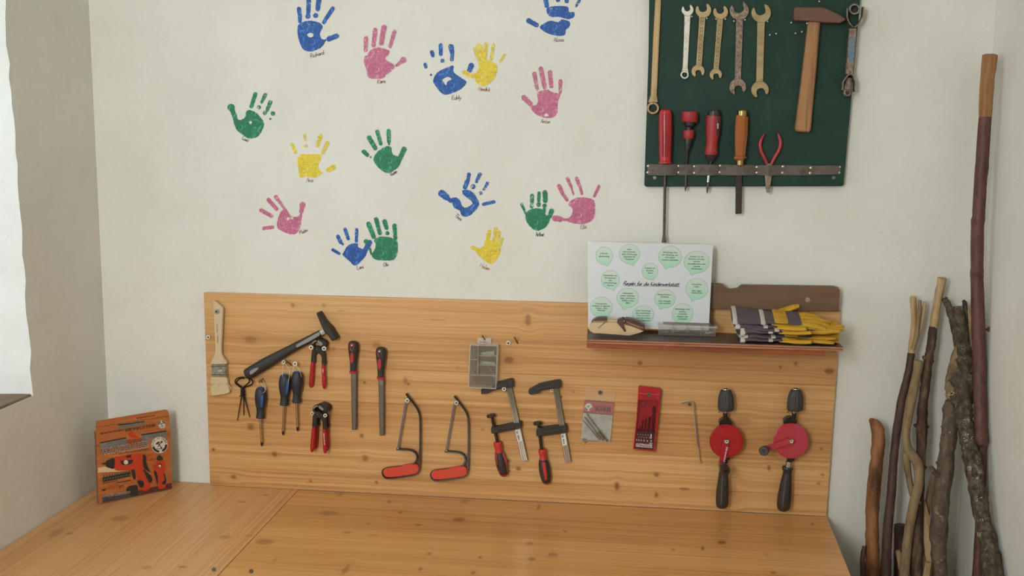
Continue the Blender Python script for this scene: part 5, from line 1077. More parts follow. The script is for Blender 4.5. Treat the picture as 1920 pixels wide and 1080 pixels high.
hand_drill('hand drill with a matt red wheel, crank hanging down over its handle', 393, 492, 120, False, (358, 655), (390, 708), ((390, 116), (390, 268)), (388, 612, 386, 660),
  [(384, 672, 30), (380, 684, 38), (376, 700, 36), (372, 740, 36), (370, 790, 42), (366, 850, 47), (364, 900, 48), (363, 940, 47), (364, 962, 40), (365, 974, 22), (365, 977, 4)], True)
hand_drill('hand drill with a glossy red wheel, crank swung out sideways', 861, 490, 126, True, (684, 545), (662, 563), ((896, 114), (888, 268)), (848, 612, 843, 652),
  [(839, 674, 34), (837, 682, 42), (836, 694, 40), (835, 712, 33), (832, 740, 35), (825, 790, 42), (818, 850, 48), (812, 905, 52), (808, 950, 51), (806, 978, 44), (806, 994, 26), (806, 1000, 4)], False)
# ------------------------------------------------------------------ shelf over the panel
ZS = PBn(1300, 641, 0).z if False else None
sfl = P(1100.5, 635.5, HB+.150); ZS = sfl.z                  # top of the shelf board, front left corner
def PS(px, py, dz=0.0): return hit(px, py, Vector((0, 0, ZS+dz)), Vector((0, 0, 1)))
sfr = PS(1581, 650.5); sbl = Vector((PS(1103, 612).x, -HB-.0215, ZS)); sbr = Vector((PS(1566, 640).x, -HB-.0215, ZS))
DARKW = mat('shelf_back_brown', '6f5236', .55, spots='5d432b', sscale=26, stretch=(.12, 1, 1)); FILMB = mat('shelf_film_brown', '4a3830', .42, spots='5a483c', sscale=60)
PLY = mat('plywood_edge', 'b07650', .6, spots='8b5638', sscale=400, stretch=(.05, 1, 1)); RAIL = mat('rail_red_brown', '9a5026', .45, spots='83421e', sscale=24, stretch=(.2, 1, 1))
sh = thing('wall_shelf', 'brown wooden shelf with a notched back board, over the pine panel', 'shelf', Vector(((sfl.x+sfr.x)/2, -HB, ZS-.03)))
VB = View(h=HB+.020)
mb = MB(); mb.slab(VB, [(1106, 528), (1352, 533), (1356, 534), (1361, 540), (1369, 543), (1378, 542.5), (1385, 541), (1389, 536), (1392, 535), (1565, 537.5), (1572, 539.5), (1575, 545), (1572.5, 584), (1105, 575)], -.0195, 0, .8, back=True); obj('back_board', mb, DARKW, sh)
mb = MB(); mb.slab(VB, circ(1514.5, 562, 4.6, 14), -.001, .0006); obj('screw_plug', mb, mat('plug_pale', 'a4876a', .7), sh)
def layer(z0, z1, m, nm, ex=0.0):
    mb = MB(); top = [sbl, sbr, sfr, sfl]; vs = [Vector((p.x, p.y-(ex if i > 1 else 0), ZS+z)) for z in (z0, z1) for i, p in enumerate(top)]
    mb.add(vs, [(3, 2, 1, 0), (4, 5, 6, 7), (0, 1, 5, 4), (1, 2, 6, 5), (2, 3, 7, 6), (3, 0, 4, 7)]); obj(nm, mb, m, sh, sharp=.3)
layer(-.0012, 0, FILMB, 'top_film'); layer(-.0046, -.0012, PLY, 'ply'); layer(-.0064, -.0046, mat('ply_dark', '6f4530', .6), 'ply', -.0006); layer(-.0098, -.0064, PLY, 'ply', .0003)
rl = P(1098.5, 652, HB+.140); rr_ = P(1546, 668.5, HB+.140); zr0, zr1 = (rl.z+rr_.z)/2, ZS-.0098
mb = MB(); mb.box(((sfl.x-.001+rr_.x)/2, -HB-.128, (zr0+zr1)/2), ((rr_.x-sfl.x+.001)/2, 0, 0), (0, .010, 0), (0, 0, (zr1-zr0)/2), .001); obj('rail', mb, RAIL, sh)
mb = MB(); V = View(h=HB+.138); mb.ring(V, 1251.5, 647.5, -.0005, 2.6, 1, .001, 12); obj('screw', mb, STEEL, sh)
# rules sheet leaning on the shelf
b0 = PS(1104, 612.5); b1 = PS(1331, 618); bn = (b0.y+b1.y)/2
tl = P(1102.5, 453.2, HB+.030)
ux = Vector((1, 0, 0)); o_ = Vector((b0.x, -HB-.052, ZS+.0005)); up = (Vector((0, tl.y, tl.z))-Vector((0, o_.y, o_.z))).normalized(); nS = ux.cross(up).normalized()
if nS.y > 0: nS = -nS
SV = View(1080, 440, 4.911, o_, nS)
sheet = thing('rules_sheet', 'white laminated sheet of printed rules in green speech bubbles, leaning on the shelf', 'sign', o_+ux*.15)
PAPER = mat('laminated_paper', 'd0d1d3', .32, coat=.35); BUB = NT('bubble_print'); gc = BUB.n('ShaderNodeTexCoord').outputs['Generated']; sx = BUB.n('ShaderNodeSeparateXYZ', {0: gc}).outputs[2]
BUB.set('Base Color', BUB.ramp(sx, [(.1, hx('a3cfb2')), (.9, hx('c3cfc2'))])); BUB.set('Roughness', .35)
BLINE = mat('bubble_outline', '7f9f8f', .5); TXT = mat('print_dark', '2f3834', .6)
mb = MB(); mb.slab(SV, [(108, 64), (1262, 94), (1222, 882), (112, 856)], -.0004, .0008, 0, back=True); obj('paper', mb, PAPER, sheet)
BUBS = [(260, 194, 79, 80, (290, 288), ['3 Kinder', 'gleichzeitig'], 15, 172, 26), (493, 178, 95, 90, (526, 288), ['Kein', 'Herumrennen,', 'keine Werkzeuge', 'au\u00dferhalb der', 'Werkstatt'], 14, 134, 22.5), (867, 203, 107, 99, (820, 316), ['Werkzeuge sind', 'kein Spielzeug, nur', 'nach seiner', 'Funktion einsetzen'], 14, 162, 23),
 (1112, 252, 117, 101, (1060, 376), ['Arbeiten nur mit', 'Erlaubnis und unter', 'Aufsicht', '(bei gef\u00e4hrlichen oder', 'scharfen', 'Werkzeugen)'], 13, 200, 22.5), (682, 337, 73, 76, (708, 420), ['Arbeiten im', 'sicheren', 'Stand'], 14, 306, 22.5), (316, 414, 85, 85, (348, 517), ['Werkst\u00fccke mit', 'Schraubstock', 'oder', 'Schraubzwinge', 'fixieren'], 13.5, 374, 22.5),
 (1113, 498, 103, 95, (1066, 617), ['Schutzbrille', 'tragen,', '', 'beim S\u00e4gen', 'Handschuhe'], 13.5, 456, 19.5), (477, 582, 101, 90, (432, 695), ['Arbeitsplatz', 'sauber verlassen,', 'fegen, aufr\u00e4umen,', 'Abf\u00e4lle in den', 'M\u00fcll'], 14, 538, 22.5), (818, 590, 97, 85, (772, 690), ['Abstand halten \u2013', 'Arml\u00e4nge', '', 'Kein dr\u00e4ngeln,', 'kein schubsen'], 13.5, 550, 20),
 (233, 668, 101, 94, (280, 770), ['Konzentriert', 'arbeiten, in eigenem', 'Tempo \u2013 kein', 'Wettlauf'], 14, 634, 20.5), (619, 735, 98, 82, (580, 825), ['Jedes Werkzeug', 'hat seinen festen', 'Platz und wird', 'nach der Arbeit', 'dort hingeh\u00f6ren'], 14, 698, 22.5), (982, 728, 97, 93, (1020, 830), ['Werkzeuge nicht', 'werfen,', 'ordentlich', 'ablegen oder', '\u00fcbergeben'], 14, 684, 22.5)]
for cx, cy_b, rx, ry, tip, lines, ts, ty, lh in BUBS:
    c = circ(cx, cy_b, rx, 40, ry); ta = math.atan2((tip[1]-cy_b)/ry, (tip[0]-cx)/rx)
    k = min(range(40), key=lambda i: abs((2*math.pi*i/40-ta+math.pi) % (2*math.pi)-math.pi)); p = [c[(k+2+i) % 40] for i in range(37)]+[tip]
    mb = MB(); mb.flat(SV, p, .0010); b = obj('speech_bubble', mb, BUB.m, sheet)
    mb = MB(); q = inset(p if sarea(p) > 0 else p[::-1], -1.6); q2 = inset(p if sarea(p) > 0 else p[::-1], 1.0); mb.flat(SV, q, .0011, [q2]); obj('outline', mb, BLINE, b)
    mb = MB()
    for i, l in enumerate(lines):
        if l: text(mb, SV, l, cx+(-2+i*.5), ty+i*lh+8, ts, .0013, .022, bold=.012)
    obj('lettering', mb, TXT, b)
mb = MB(); script(mb, SV, 'Regeln f\u00fcr die Kinderwerkstatt', 436, 462, 32, .0013, .022, .06, (.20, .06, RAD(40)), 512, .22); mb.slab(SV, [(436, 467), (958, 478), (958, 481), (436, 470)], .0008, .0013); obj('title_lettering', mb, TXT, sheet)
# wooden toy
TV = View(1090, 580, 7.385)
TPALE = mat('toy_maple', 'cfb086', .5, spots='c19f70', sscale=30, stretch=(.2, 1, 1)); TDARK = mat('toy_walnut', '58362b', .4, spots='4a2c24', sscale=40, stretch=(.3, 1, 1))
toy = thing('wooden_toy', 'boat-shaped toy of pale wood with dark brown wings and a knot on top', 'toy', TV.on(HB+.115).pt(470, 365))
hT = HB+.105
TV = View(1090, 580, 7.385, h=hT)
mb = MB(); mb.slab(TV, smooth([(100, 262), (108, 232), (135, 200), (160, 187), (240, 186), (330, 186), (420, 184), (500, 190), (600, 208), (700, 224), (790, 262), (852, 300), (850, 312), (780, 335), (700, 358), (655, 366), (560, 358), (400, 346), (250, 336), (175, 332), (130, 308), (106, 282)], 2), 0, .022, 6, back=True); obj('body', mb, TPALE, toy)
mb = MB(); mb.slab(TV, smooth([(135, 196), (150, 160), (200, 130), (260, 120), (340, 120), (354, 132), (352, 160), (322, 186), (260, 192), (180, 192)], 2), -.016, .010, 5, back=True); obj('wing', mb, TDARK, toy)
mb = MB(); mb.slab(TV, smooth([(592, 205), (600, 160), (615, 130), (700, 140), (790, 176), (870, 224), (880, 250), (874, 280), (856, 298), (780, 262), (700, 224), (640, 212)], 2), -.016, .010, 5, back=True); obj('wing', mb, TDARK, toy)
mb = MB(); mb.slab(TV, [(345, 140), (500, 150), (500, 178), (345, 176)], -.010, .006, 3, back=True); obj('middle_slat', mb, TPALE, toy)
for p in ([(352, 158), (322, 190), (232, 266), (228, 262), (316, 184)], [(612, 205), (700, 222), (860, 292), (850, 296), (690, 232), (606, 214)]):
    mb = MB(); mb.slab(TV, p, .020, .0228); obj('groove_line', mb, TDARK, toy)
mb = MB(); mb.slab(TV, [(160, 163), (345, 163), (345, 168), (158, 168)], .008, .0106); mb.slab(TV, [(625, 172), (860, 258), (860, 264), (625, 178)], .008, .0106); obj('inlay_line', mb, TPALE, toy)
c = TV.pt(578, 128, .012); mb = MB(); r = TV.m(29, 578, 128); mb.ball(c, r, r, r*.85, 14, 9); obj('knot', mb, TDARK, toy)
mb = MB(); mb.slab(TV, smooth([(495, 172), (505, 145), (540, 132), (575, 148), (585, 185), (592, 235), (612, 300), (600, 312), (570, 275), (530, 225), (504, 198)], 3), .010, .028, 9); obj('drop', mb, TDARK, toy)
# clear compartment box of screws
zb = ZS+.0008
fl, frr = PS(1090+1068/7.385, 580+357/7.385), PS(1090+1858/7.385, 580+392/7.385)
ya = (fl.y+frr.y)/2; bw0, bw1 = fl.x, frr.x; bd = .078; bh = .026
sb = thing('screw_box', 'low see-through box with four compartments of screws on the shelf', 'box', Vector(((bw0+bw1)/2, ya+bd/2, zb)), 'clear boxes of small parts')
CL2 = mat('clear_box', 'e2ddd2', .12, alpha=.08, spec=.7); CL2E = mat('clear_box_edge', 'e6e2d8', .2, alpha=.28)
def bx(nm, x0, x1, y0, y1, z0, z1, m, par, bev=0): mb = MB(); mb.box(((x0+x1)/2, (y0+y1)/2, (z0+z1)/2), ((x1-x0)/2, 0, 0), (0, (y1-y0)/2, 0), (0, 0, (z1-z0)/2), bev); return obj(nm, mb, m, par)
t_ = .0012
bx('base', bw0, bw1, ya, ya+bd, zb, zb+t_, CL2, sb)
bx('front_side', bw0, bw1, ya, ya+t_, zb+t_, zb+bh-.004, CL2, sb); bx('back_side', bw0, bw1, ya+bd-t_, ya+bd, zb+t_, zb+bh-.004, CL2, sb)
bx('end_side', bw0, bw0+t_, ya+t_, ya+bd-t_, zb+t_, zb+bh-.004, CL2E, sb); bx('end_side', bw1-t_, bw1, ya+t_, ya+bd-t_, zb+t_, zb+bh-.004, CL2E, sb)
for i in (1, 2, 3): x = bw0+(bw1-bw0)*i/4; bx('divider', x-.0008, x+.0008, ya+t_, ya+bd-t_, zb+t_, zb+bh-.004, CL2E, sb)
lid = bx('lid', bw0-.002, bw1+.003, ya-.002, ya+bd+.002, zb+bh-.0012, zb+bh, CL2, sb)
bx('lid_lip', bw0-.002, bw1+.003, ya-.002, ya-.0008, zb+bh-.006, zb+bh-.0012, CL2E, sb); bx('lid_lip', bw0-.002, bw0-.0008, ya-.0008, ya+bd+.002, zb+bh-.006, zb+bh-.0012, CL2E, sb); bx('lid_lip', bw1+.0018, bw1+.003, ya-.0008, ya+bd+.002, zb+bh-.006, zb+bh-.0012, CL2E, sb)
bx('lid_label', bw0+.010, bw1-.010, ya+.008, ya+bd-.008, zb+bh+.0001, zb+bh+.0005, mat('label_brown', '8f7765', .4, spots='a5917c', sscale=160, alpha=.75), lid)
SCREWM = mat('bright_screw', 'c4b59c', .25, 1); rq = random.Random(21)
for i in range(4):
    mb = MB(); x0 = bw0+(bw1-bw0)*i/4+.003; x1 = bw0+(bw1-bw0)*(i+1)/4-.003
    for k in range(9 if i != 1 else 7):
        cx, cyy, cz = rq.uniform(x0+.008, x1-.008), rq.uniform(ya+.006, ya+bd-.010), zb+.004+rq.uniform(0, .006); a = rq.uniform(0, 6.28) if i != 1 else rq.uniform(-.15, .15); l = .007 if i != 1 else .011
        d = Vector((math.cos(a), math.sin(a)*.6, rq.uniform(-.15, .3))).normalized(); p0 = Vector((cx, cyy, cz))-d*l; p1 = p0+d*2*l
        p0.x = min(max(p0.x, x0), x1); p1.x = min(max(p1.x, x0), x1); p0.y = min(max(p0.y, ya+.003), ya+bd-.003); p1.y = min(max(p1.y, ya+.003), ya+bd-.003); p0.z = max(p0.z, zb+.003); p1.z = max(p1.z, zb+.003)
        mb.tubeW([p0, p1], [.0008, .0008], 6); mb.tubeW([p1, p1+d*.0012], [.0013, .0022], 8)
    o = obj('screw_pile', mb, SCREWM, None, loc=((x0+x1)/2, ya+bd/2, zb+.002), kind='stuff'); tag(o, 'loose bright screws in the %s compartment of the shelf box' % ('first', 'second', 'third', 'fourth')[i], 'screws', 'screws in the shelf box')
# work gloves
GY = mat('glove_yellow', 'c99a24', .75, spots='b5861c', sscale=50, bump=.3, bscale=300); GP = mat('glove_cuff_cloth', '5f5157', .85, spots='4e4349', sscale=260); GW = mat('glove_piping', 'c3bdb2', .85); GI = mat('glove_dark', '463a3c', .9)
def glove(label, M, open_=0.0, topview=False, curl=0.0, seed=0, flip=1):
    rg = random.Random(seed); t = thing('work_glove', label, 'glove', M @ Vector((.12, 0, 0)), 'stacked work gloves')
    def tb(nm, pts, rs, m, seg=14, e=2.4, par=None, dome=False, ref=Vector((0, 0, 1))):
        mb = MB(); P_ = [M @ Vector(p) for p in pts]; mb.tubeW(P_, rs, seg, (M.to_3x3() @ ref).normalized(), e, True, dome); return obj(nm, mb, m, par or t)
    w = lambda a: rg.uniform(-a, a)
    T = .0042
    tb('cuff', [(0, 0, w(.001)), (.02, 0, open_*.002), (.05, 0, 0), (.075, 0, 0)], [(.054, T+.002+open_*.004), (.053, T+.001+open_*.003), (.050, T+.001), (.046, T)], GP, 18)
    for x, r, th in ((.000, .055, T+.003+open_*.004), (.074, .048, T+.0016)):
        tb('piping', [(x-.005, 0, 0), (x-.003, 0, 0), (x+.005, 0, 0), (x+.007, 0, 0)], [(r*.985, th*.8), (r, th), (r, th), (r*.985, th*.8)], GW, 18)
    tb('cuff_lining', [(-.006, 0, 0), (-.004, 0, 0)], [(.046, max(.001, T*.3+open_*.004)), (.046, T*.3+open_*.004)], GI)
    tb('wrist', [(.078, 0, 0), (.092, 0, .0008), (.108, 0, 0)], [(.045, T), (.041, T*1.05), (.043, T*1.1)], GP, 18)
    tb('palm', [(.098, 0, -.0022), (.115, 0, -.0022), (.145, 0, -.0022), (.178, 0, -.0015), (.188, 0, -.001)], [(.041, T*.7), (.046, T*.95), (.049, T), (.046, T), (.040, T*.8)], GY, 18)
    tb('back_panel', [(.104, 0, .003), (.120, 0, .0036), (.150, 0, .0036), (.176, 0, .003)], [(.038, T*.5), (.043, T*.7), (.045, T*.7), (.042, T*.5)], GP, 16)
    tb('knuckle_strap', [(.105, 0, .0042), (.111, 0, .0046), (.136, 0, .0046), (.140, 0, .0042)], [(.043, T*.62), (.045, T*.78), (.046, T*.78), (.043, T*.62)], GY, 18)
    for i, (y, l, yy) in enumerate(((-.034, .052, -.042), (-.0115, .066, -.013), (.0115, .070, .012), (.034, .056, .040))):
        c = curl*(.6+.2*i)
        tb('finger', [(.172, y, 0), (.19, y+(yy-y)*.3, .001), (.19+l*.5, y+(yy-y)*.7, .001-c*.004), (.185+l, yy, -c*.012+w(.002))], [(.0108, T*.9), (.0112, T+.0008), (.0108, T+.0008), (.0085, T*.8)], GY, 12, 2.2, None, True)
        if i in (1, 2, 0): tb('finger_back', [(.176, y, T*.5), (.192, y+(yy-y)*.3, T*.62), (.208, y+(yy-y)*.5, T*.55)], [(.007, T*.5), (.008, T*.55), (.006, T*.5)], GI, 10, 2.2)
    s_ = flip
    tb('thumb', [(.112, s_*.034, -.001), (.135, s_*.052, .001), (.158, s_*.060, .002+(.006 if topview else 0)), (.176, s_*.063, .003+(.010 if topview else 0))], [(.013, T), (.012, T+.001), (.011, T+.001), (.008, T)], GY, 12, 2.2, None, True)
    return t
gx = PS(1393, 630).x; gyc = -HB-.092
def GM(x, y, z, yaw=0, pitch=0, roll=0): return Matrix.Translation((x, y, z)) @ Matrix.Rotation(yaw, 4, 'Z') @ Matrix.Rotation(pitch, 4, 'Y') @ Matrix.Rotation(roll, 4, 'X') @ Matrix.Diagonal((.84, .9, 1, 1))
for i, (dx, dy, yaw, pit, rol, op, cu, lab) in enumerate(((-.008, .000, -.03, 0, 0, 1.2, .25, 'yellow and grey work glove at the very bottom of the stack'), (-.004, .004, .02, .01, .03, 2.0, -.1, 'yellow and grey work glove second from the bottom of the stack'),
    (-.012, -.003, .03, -.012, -.02, 2.4, .0, 'yellow and grey work glove in the middle of the stack, cuff gaping'), (.004, .003, -.02, .0, .05, 1.6, -.15, 'yellow and grey work glove fourth from the bottom, fingertips sticking out furthest'),
    (-.022, .002, .01, .01, .08, 1.0, .1, 'yellow and grey work glove directly under the topmost glove'))):
    glove(lab, GM(gx+dx, gyc+dy, ZS+.0068+i*.0084, yaw, pit, rol), op, False, cu, i, 1 if i % 2 else -1)
glove('topmost work glove, its grey back and yellow strap in full view', GM(gx-.026, gyc+.004, ZS+.0068+5*.0084+.006, -.02, .04, .18), .6, True, .5, 9, 1)
# ------------------------------------------------------------------ screwdriver carton on the corner bench
cb0, cb1 = PBn(185, 946.5), PBn(323, 917)
cu = (cb1-cb0); cu.z = 0; cw = cu.length; cu.normalize(); cn = Vector((cu.y, -cu.x, 0)); 
if cn.y > 0: cn = -cn
lean = RAD(2); cup = (Vector((0, 0, 1))*math.cos(lean)-cn*math.sin(lean)); cnn = cu.cross(cup).normalized()
if cnn.dot(cn) < 0: cnn = -cnn
CV = View(170, 760, 5.682, cb0+Vector((0, 0, .001)), cnn)
CART = mat('carton_orange', 'ad6230', .42, spots='c17a3f', sscale=10, stretch=(1, 1, 7), coat=.15); CARTD = mat('carton_side', '8a5a3a', .6); CGREY = mat('carton_grey', '6f6a61', .5, spots='827c70', sscale=50); CLIGHT = mat('carton_pale', 'd9b98c', .5); CRED2 = mat('carton_red', 'c23c1c', .4); CDK = mat('carton_dark', '2d2624', .5); CMAR = mat('carton_maroon', '5c2b26', .5); CWH = mat('carton_white', 'd8cdbb', .5)
box_ = thing('cardboard_box', 'orange printed carton for a cordless screwdriver with its lid flap raised', 'carton', cb0+cu*cw/2)
cd_ = .012
FACE = [(62, 432), (850, 296), (868, 886), (86, 1054)]
FP = [CV.pt(x, y) for x, y in FACE]; BP_ = [p-cnn*cd_ for p in FP]
mb = MB(); mb.add(FP, [(3, 2, 1, 0)]); mb.f[-1] = [0, 3, 2, 1] if (FP[3]-FP[0]).cross(FP[1]-FP[0]).dot(cnn) > 0 else [0, 1, 2, 3]; 
mb.slab(CV, FACE, -.0006, 0.0, 0, back=True); mb.f = mb.f[1:]; mb.mi = mb.mi[1:]; obj('front_panel', mb, CART, box_)
mb = MB(); vs = [p-cnn*.0007 for p in FP]+BP_; mb.add(vs, [(0, 3, 7, 4), (1, 5, 6, 2), (3, 2, 6, 7), (4, 7, 6, 5)]); obj('body', mb, CARTD, box_)
FLAP = [(55, 236), (56, 172), (70, 165), (795, 45), (818, 50), (832, 80), (850, 296), (62, 432)]
def FV(): return CV
mb = MB(); mb.slab(CV, FLAP, -.0006, .0004, 0, back=True); flp = obj('lid_flap', mb, CART, box_)
mb = MB(); mb.slab(CV, [(36, 290), (52, 268), (62, 300), (62, 430), (48, 405)], -.004, -.002, 0, back=True); obj('dust_flap', mb, CARTD, box_)
def art(polys, h, m, nm='print', par=None):
    if len(polys) <= 2:
        for p in polys: mb = MB(); mb.flat(CV, p, h); obj(nm, mb, m, par or box_)
        return
    mb = MB()
    for p in polys: mb.flat(CV, p, h)
    return obj(nm, mb, m, par or box_)
art([[(100, 396), (378, 342), (384, 432), (104, 486)], [(540, 310), (806, 268), (812, 338), (545, 388)]], .0008, CGREY)
art([[(98, 394), (376, 340), (379, 352), (140, 398), (100, 408)], [(538, 308), (804, 266), (807, 280), (700, 296), (540, 322)]], .0010, CDK)
art([[(385, 372), (540, 346), (545, 395), (388, 422)]], .0008, mat('carton_rust', '8e4526', .5))
art([[(292, 206), (576, 170), (578, 205), (296, 252)]], .0008, CGREY, 'print', flp); art([[(290, 204), (574, 168), (575, 176), (400, 202), (292, 216)]], .0010, CDK, 'print', flp)
art([[(62, 432), (850, 296), (850, 301), (62, 438)], [(56, 232), (838, 110), (838, 113), (56, 236)]], .0007, CMAR)
art([[(125, 1000), (150, 990), (860, 826), (868, 884), (128, 1040)]], .0008, CMAR); art([[(125, 968), (500, 900), (502, 958), (126, 1034)]], .0009, mat('carton_plum', '4a4043', .5))  # dark printed ground for the charger lettering
an = math.atan2(-136, 788)
mb = MB(); text(mb, CV, 'AKKU-SCHRAUBER', 364, 486, 66, .0014, an, width=518, bold=.03); obj('lettering', mb, CWH, box_)
mb = MB(); text(mb, CV, 'AKKU-SCHRAUBER', 362, 484, 62, .0018, an, width=512, bold=.0); text(mb, CV, 'mit Licht und Ladestation', 460, 498, 18, .0018, an, width=320); obj('lettering', mb, CDK, box_)
mb = MB(); text(mb, CV, 'AKKU-SCHRAUBER', 524, 222, 34, .0012, an+math.pi, width=330, bold=.01); text(mb, CV, 'kids-at-work.de', 222, 274, 22, .0012, an+math.pi, width=250, bold=.01); text(mb, CV, 'kids-at-work.de', 585, 118, 16, .0012, an+math.pi, width=200, bold=.01); obj('lettering', mb, CDK, flp)
emblem(CV, 734, 422, 88, .0012, box_, .0003, an, dark=CDK, light=CWH); emblem(CV, 758, 206, 42, .0010, flp, .0003, an+math.pi, dark=CDK, light=CWH)
art([smooth([(406, 284), (455, 282), (462, 315), (505, 330), (508, 345), (430, 342), (405, 325)], 2)], .0011, CRED2, 'print', flp)
# printed cordless screwdriver
art([[(76, 668), (150, 652), (300, 690), (420, 690), (300, 706), (76, 716)]], .0009, CLIGHT)
art([smooth([(252, 560), (290, 548), (370, 528), (470, 522), (555, 524), (562, 640), (560, 690), (600, 760), (630, 830), (632, 880), (590, 908), (540, 905), (512, 860), (500, 800), (470, 690), (420, 690), (300, 698), (250, 672)], 2)], .0010, CRED2)
art([smooth([(160, 600), (200, 575), (255, 562), (250, 672), (200, 668), (162, 650)], 2), [(122, 616), (162, 610), (162, 632), (122, 630)], smooth([(556, 526), (590, 540), (592, 600), (610, 660), (640, 712), (600, 696), (562, 660)], 2), smooth([(556, 680), (600, 710), (650, 760), (655, 800), (630, 830), (600, 780)], 2), smooth([(498, 800), (550, 802), (568, 830), (560, 872), (535, 878), (512, 850)], 2), smooth([(430, 690), (468, 690), (480, 782), (455, 785), (440, 740)], 2), [(310, 590), (455, 578), (440, 620), (385, 636), (335, 634)], [(378, 534), (430, 526), (432, 552), (380, 560)]], .0012, CDK)
art([circ(376, 606, 24, 16)], .0014, CWH)
art([smooth([(700, 590), (770, 585), (795, 640), (790, 720), (770, 760), (800, 860), (780, 885), (730, 890), (712, 850), (715, 760), (690, 700)], 2), smooth([(660, 640), (685, 632), (695, 680), (690, 700), (670, 672)], 2)], .0010, CRED2)
art([smooth([(700, 575), (715, 540), (728, 535), (732, 522), (742, 535), (760, 545), (772, 578), (735, 590)], 2), smooth([(672, 700), (700, 710), (718, 780), (708, 850), (695, 790)], 2), smooth([(775, 730), (790, 735), (805, 790), (800, 830), (770, 845), (760, 820), (790, 790)], 2), circ(738, 640, 22, 14)], .0012, CDK)
art([circ(736, 645, 14, 12)], .0014, CWH)
art([[(126, 770), (424, 708), (424, 758), (130, 818)], smooth([(385, 880), (420, 858), (490, 848), (502, 880), (502, 955), (430, 965), (380, 920)], 2), [(132, 828), (290, 800), (290, 806), (132, 834)], [(272, 822), (428, 794), (428, 802), (272, 830)]], .0011, CDK)
art([[(134+i*30, 742-i*5.8), (146+i*30, 740-i*5.8), (150+i*30, 766-i*5.8), (132+i*30, 768-i*5.8)] for i in range(10)], .0010, mat('carton_steel', '6a5546', .5)); art([circ(146+i*29.5, 790-i*5.6, 10, 8) for i in range(10)], .0013, mat('carton_slate', '5d5652', .5))
mb = MB(); text(mb, CV, '10+2', 245, 896, 46, .0013, an, width=108, bold=.0); obj('lettering', mb, mat('carton_rust_print', 'a23c1e', .5), box_)
mb = MB(); text(mb, CV, 'MIT', 150, 912, 24, .0013, an, width=46, bold=.015); obj('lettering', mb, CDK, box_); mb = MB(); text(mb, CV, 'BITS', 332, 880, 26, .0013, an, width=52, bold=.01); obj('lettering', mb, CDK, box_)
mb = MB(); text(mb, CV, 'und', 158, 972, 20, .0015, an, width=50, bold=.01); text(mb, CV, 'USB-Ladestation', 305, 955, 36, .0015, an, width=240, bold=.0); obj('lettering', mb, mat('carton_offwhite', 'b9a994', .5), box_)
arc = [(640+45*math.cos(a), 560-32*math.sin(a)) for a in [RAD(60+i*22) for i in range(10)]]
mb = MB()
for i in range(9): 
    (xa, ya_), (xb, yb_) = arc[i], arc[i+1]; l = math.hypot(xb-xa, yb_-ya_); nx, ny = -(yb_-ya_)/l*5, (xb-xa)/l*5; mb.flat(CV, [(xa+nx, ya_+ny), (xb+nx, yb_+ny), (xb-nx, yb_-ny), (xa-nx, ya_-ny)], .0012)
mb.flat(CV, [(628, 572), (668, 574), (666, 560), (690, 584), (664, 604), (666, 590), (628, 588)], .0012); obj('arrow', mb, CRED2, box_)
# ------------------------------------------------------------------ sticks leaning in the corner
def bark(name, a, b, c, sc=60, bump=.8, rough=.75, stretch=(1, 1, .25), lichen=None):
    N = NT(name); tc = N.n('ShaderNodeTexCoord').outputs['Object']; mp = N.n('ShaderNodeMapping', {0: tc, 'Scale': stretch}).outputs[0]
    n1 = N.n('ShaderNodeTexNoise', {'Vector': mp, 'Scale': sc, 'Detail': 6, 'Roughness': .68}).outputs[0]; col = N.ramp(n1, [(.32, hx(a)), (.5, hx(b)), (.7, hx(c))])
    if lichen:
        n2 = N.n('ShaderNodeTexNoise', {'Vector': tc, 'Scale': 42, 'Detail': 5, 'Roughness': .75}).outputs[0]; f = N.n('ShaderNodeMapRange', {0: n2, 1: .60, 2: .67, 3: 0, 4: .85}).outputs[0]
        col = N.n('ShaderNodeMix', {0: f, 6: col, 7: hx(lichen)}, data_type='RGBA').outputs[2]
    N.set('Base Color', col); N.set('Roughness', rough); N.set('Specular IOR Level', .3); N.bump(n1, bump, .003); return N.m
REDB = bark('red_brown_bark', '4a302a', '5f3d35', '6f4b41', 90, .25, .5); REDB2 = bark('dark_red_bark', '3a2a25', '4d362e', '62483d', 90, .25, .55); PALEW = bark('pale_peeled_wood', '9a7a52', 'b79a70', 'c9b08a', 70, .3, .65, (1, 1, .1)); ORNG = bark('orange_wood', '4f321f', '8a5a36', 'a57145', 34, .5, .6)
TAN = bark('tan_bark', '6e5b42', '8b7454', '9d8766', 60, .3, .65); DKB = bark('blotchy_bark', '33241e', '4f3b2f', '8d7258', 38, .6); GREYB = bark('grey_branch_bark', '4e4136', '675747', '7c6b58', 80, .8, .8, (1, 1, .5), '9c9482'); MOSS = bark('mossy_bark', '2f261e', '4f4436', '7d6f5a', 85, 1.2, .85, (1, 1, .6), 'aaa28c'); CREAM = bark('split_wood', 'a3825a', 'bf9d70', 'cbb088', 50, .3, .7, (1, 1, .08)); PEEL = bark('half_peeled_wood', '6b4428', '96683f', 'b88f60', 46, .5, .6, (1, 1, .08))
VS = View(); VS_min = {}
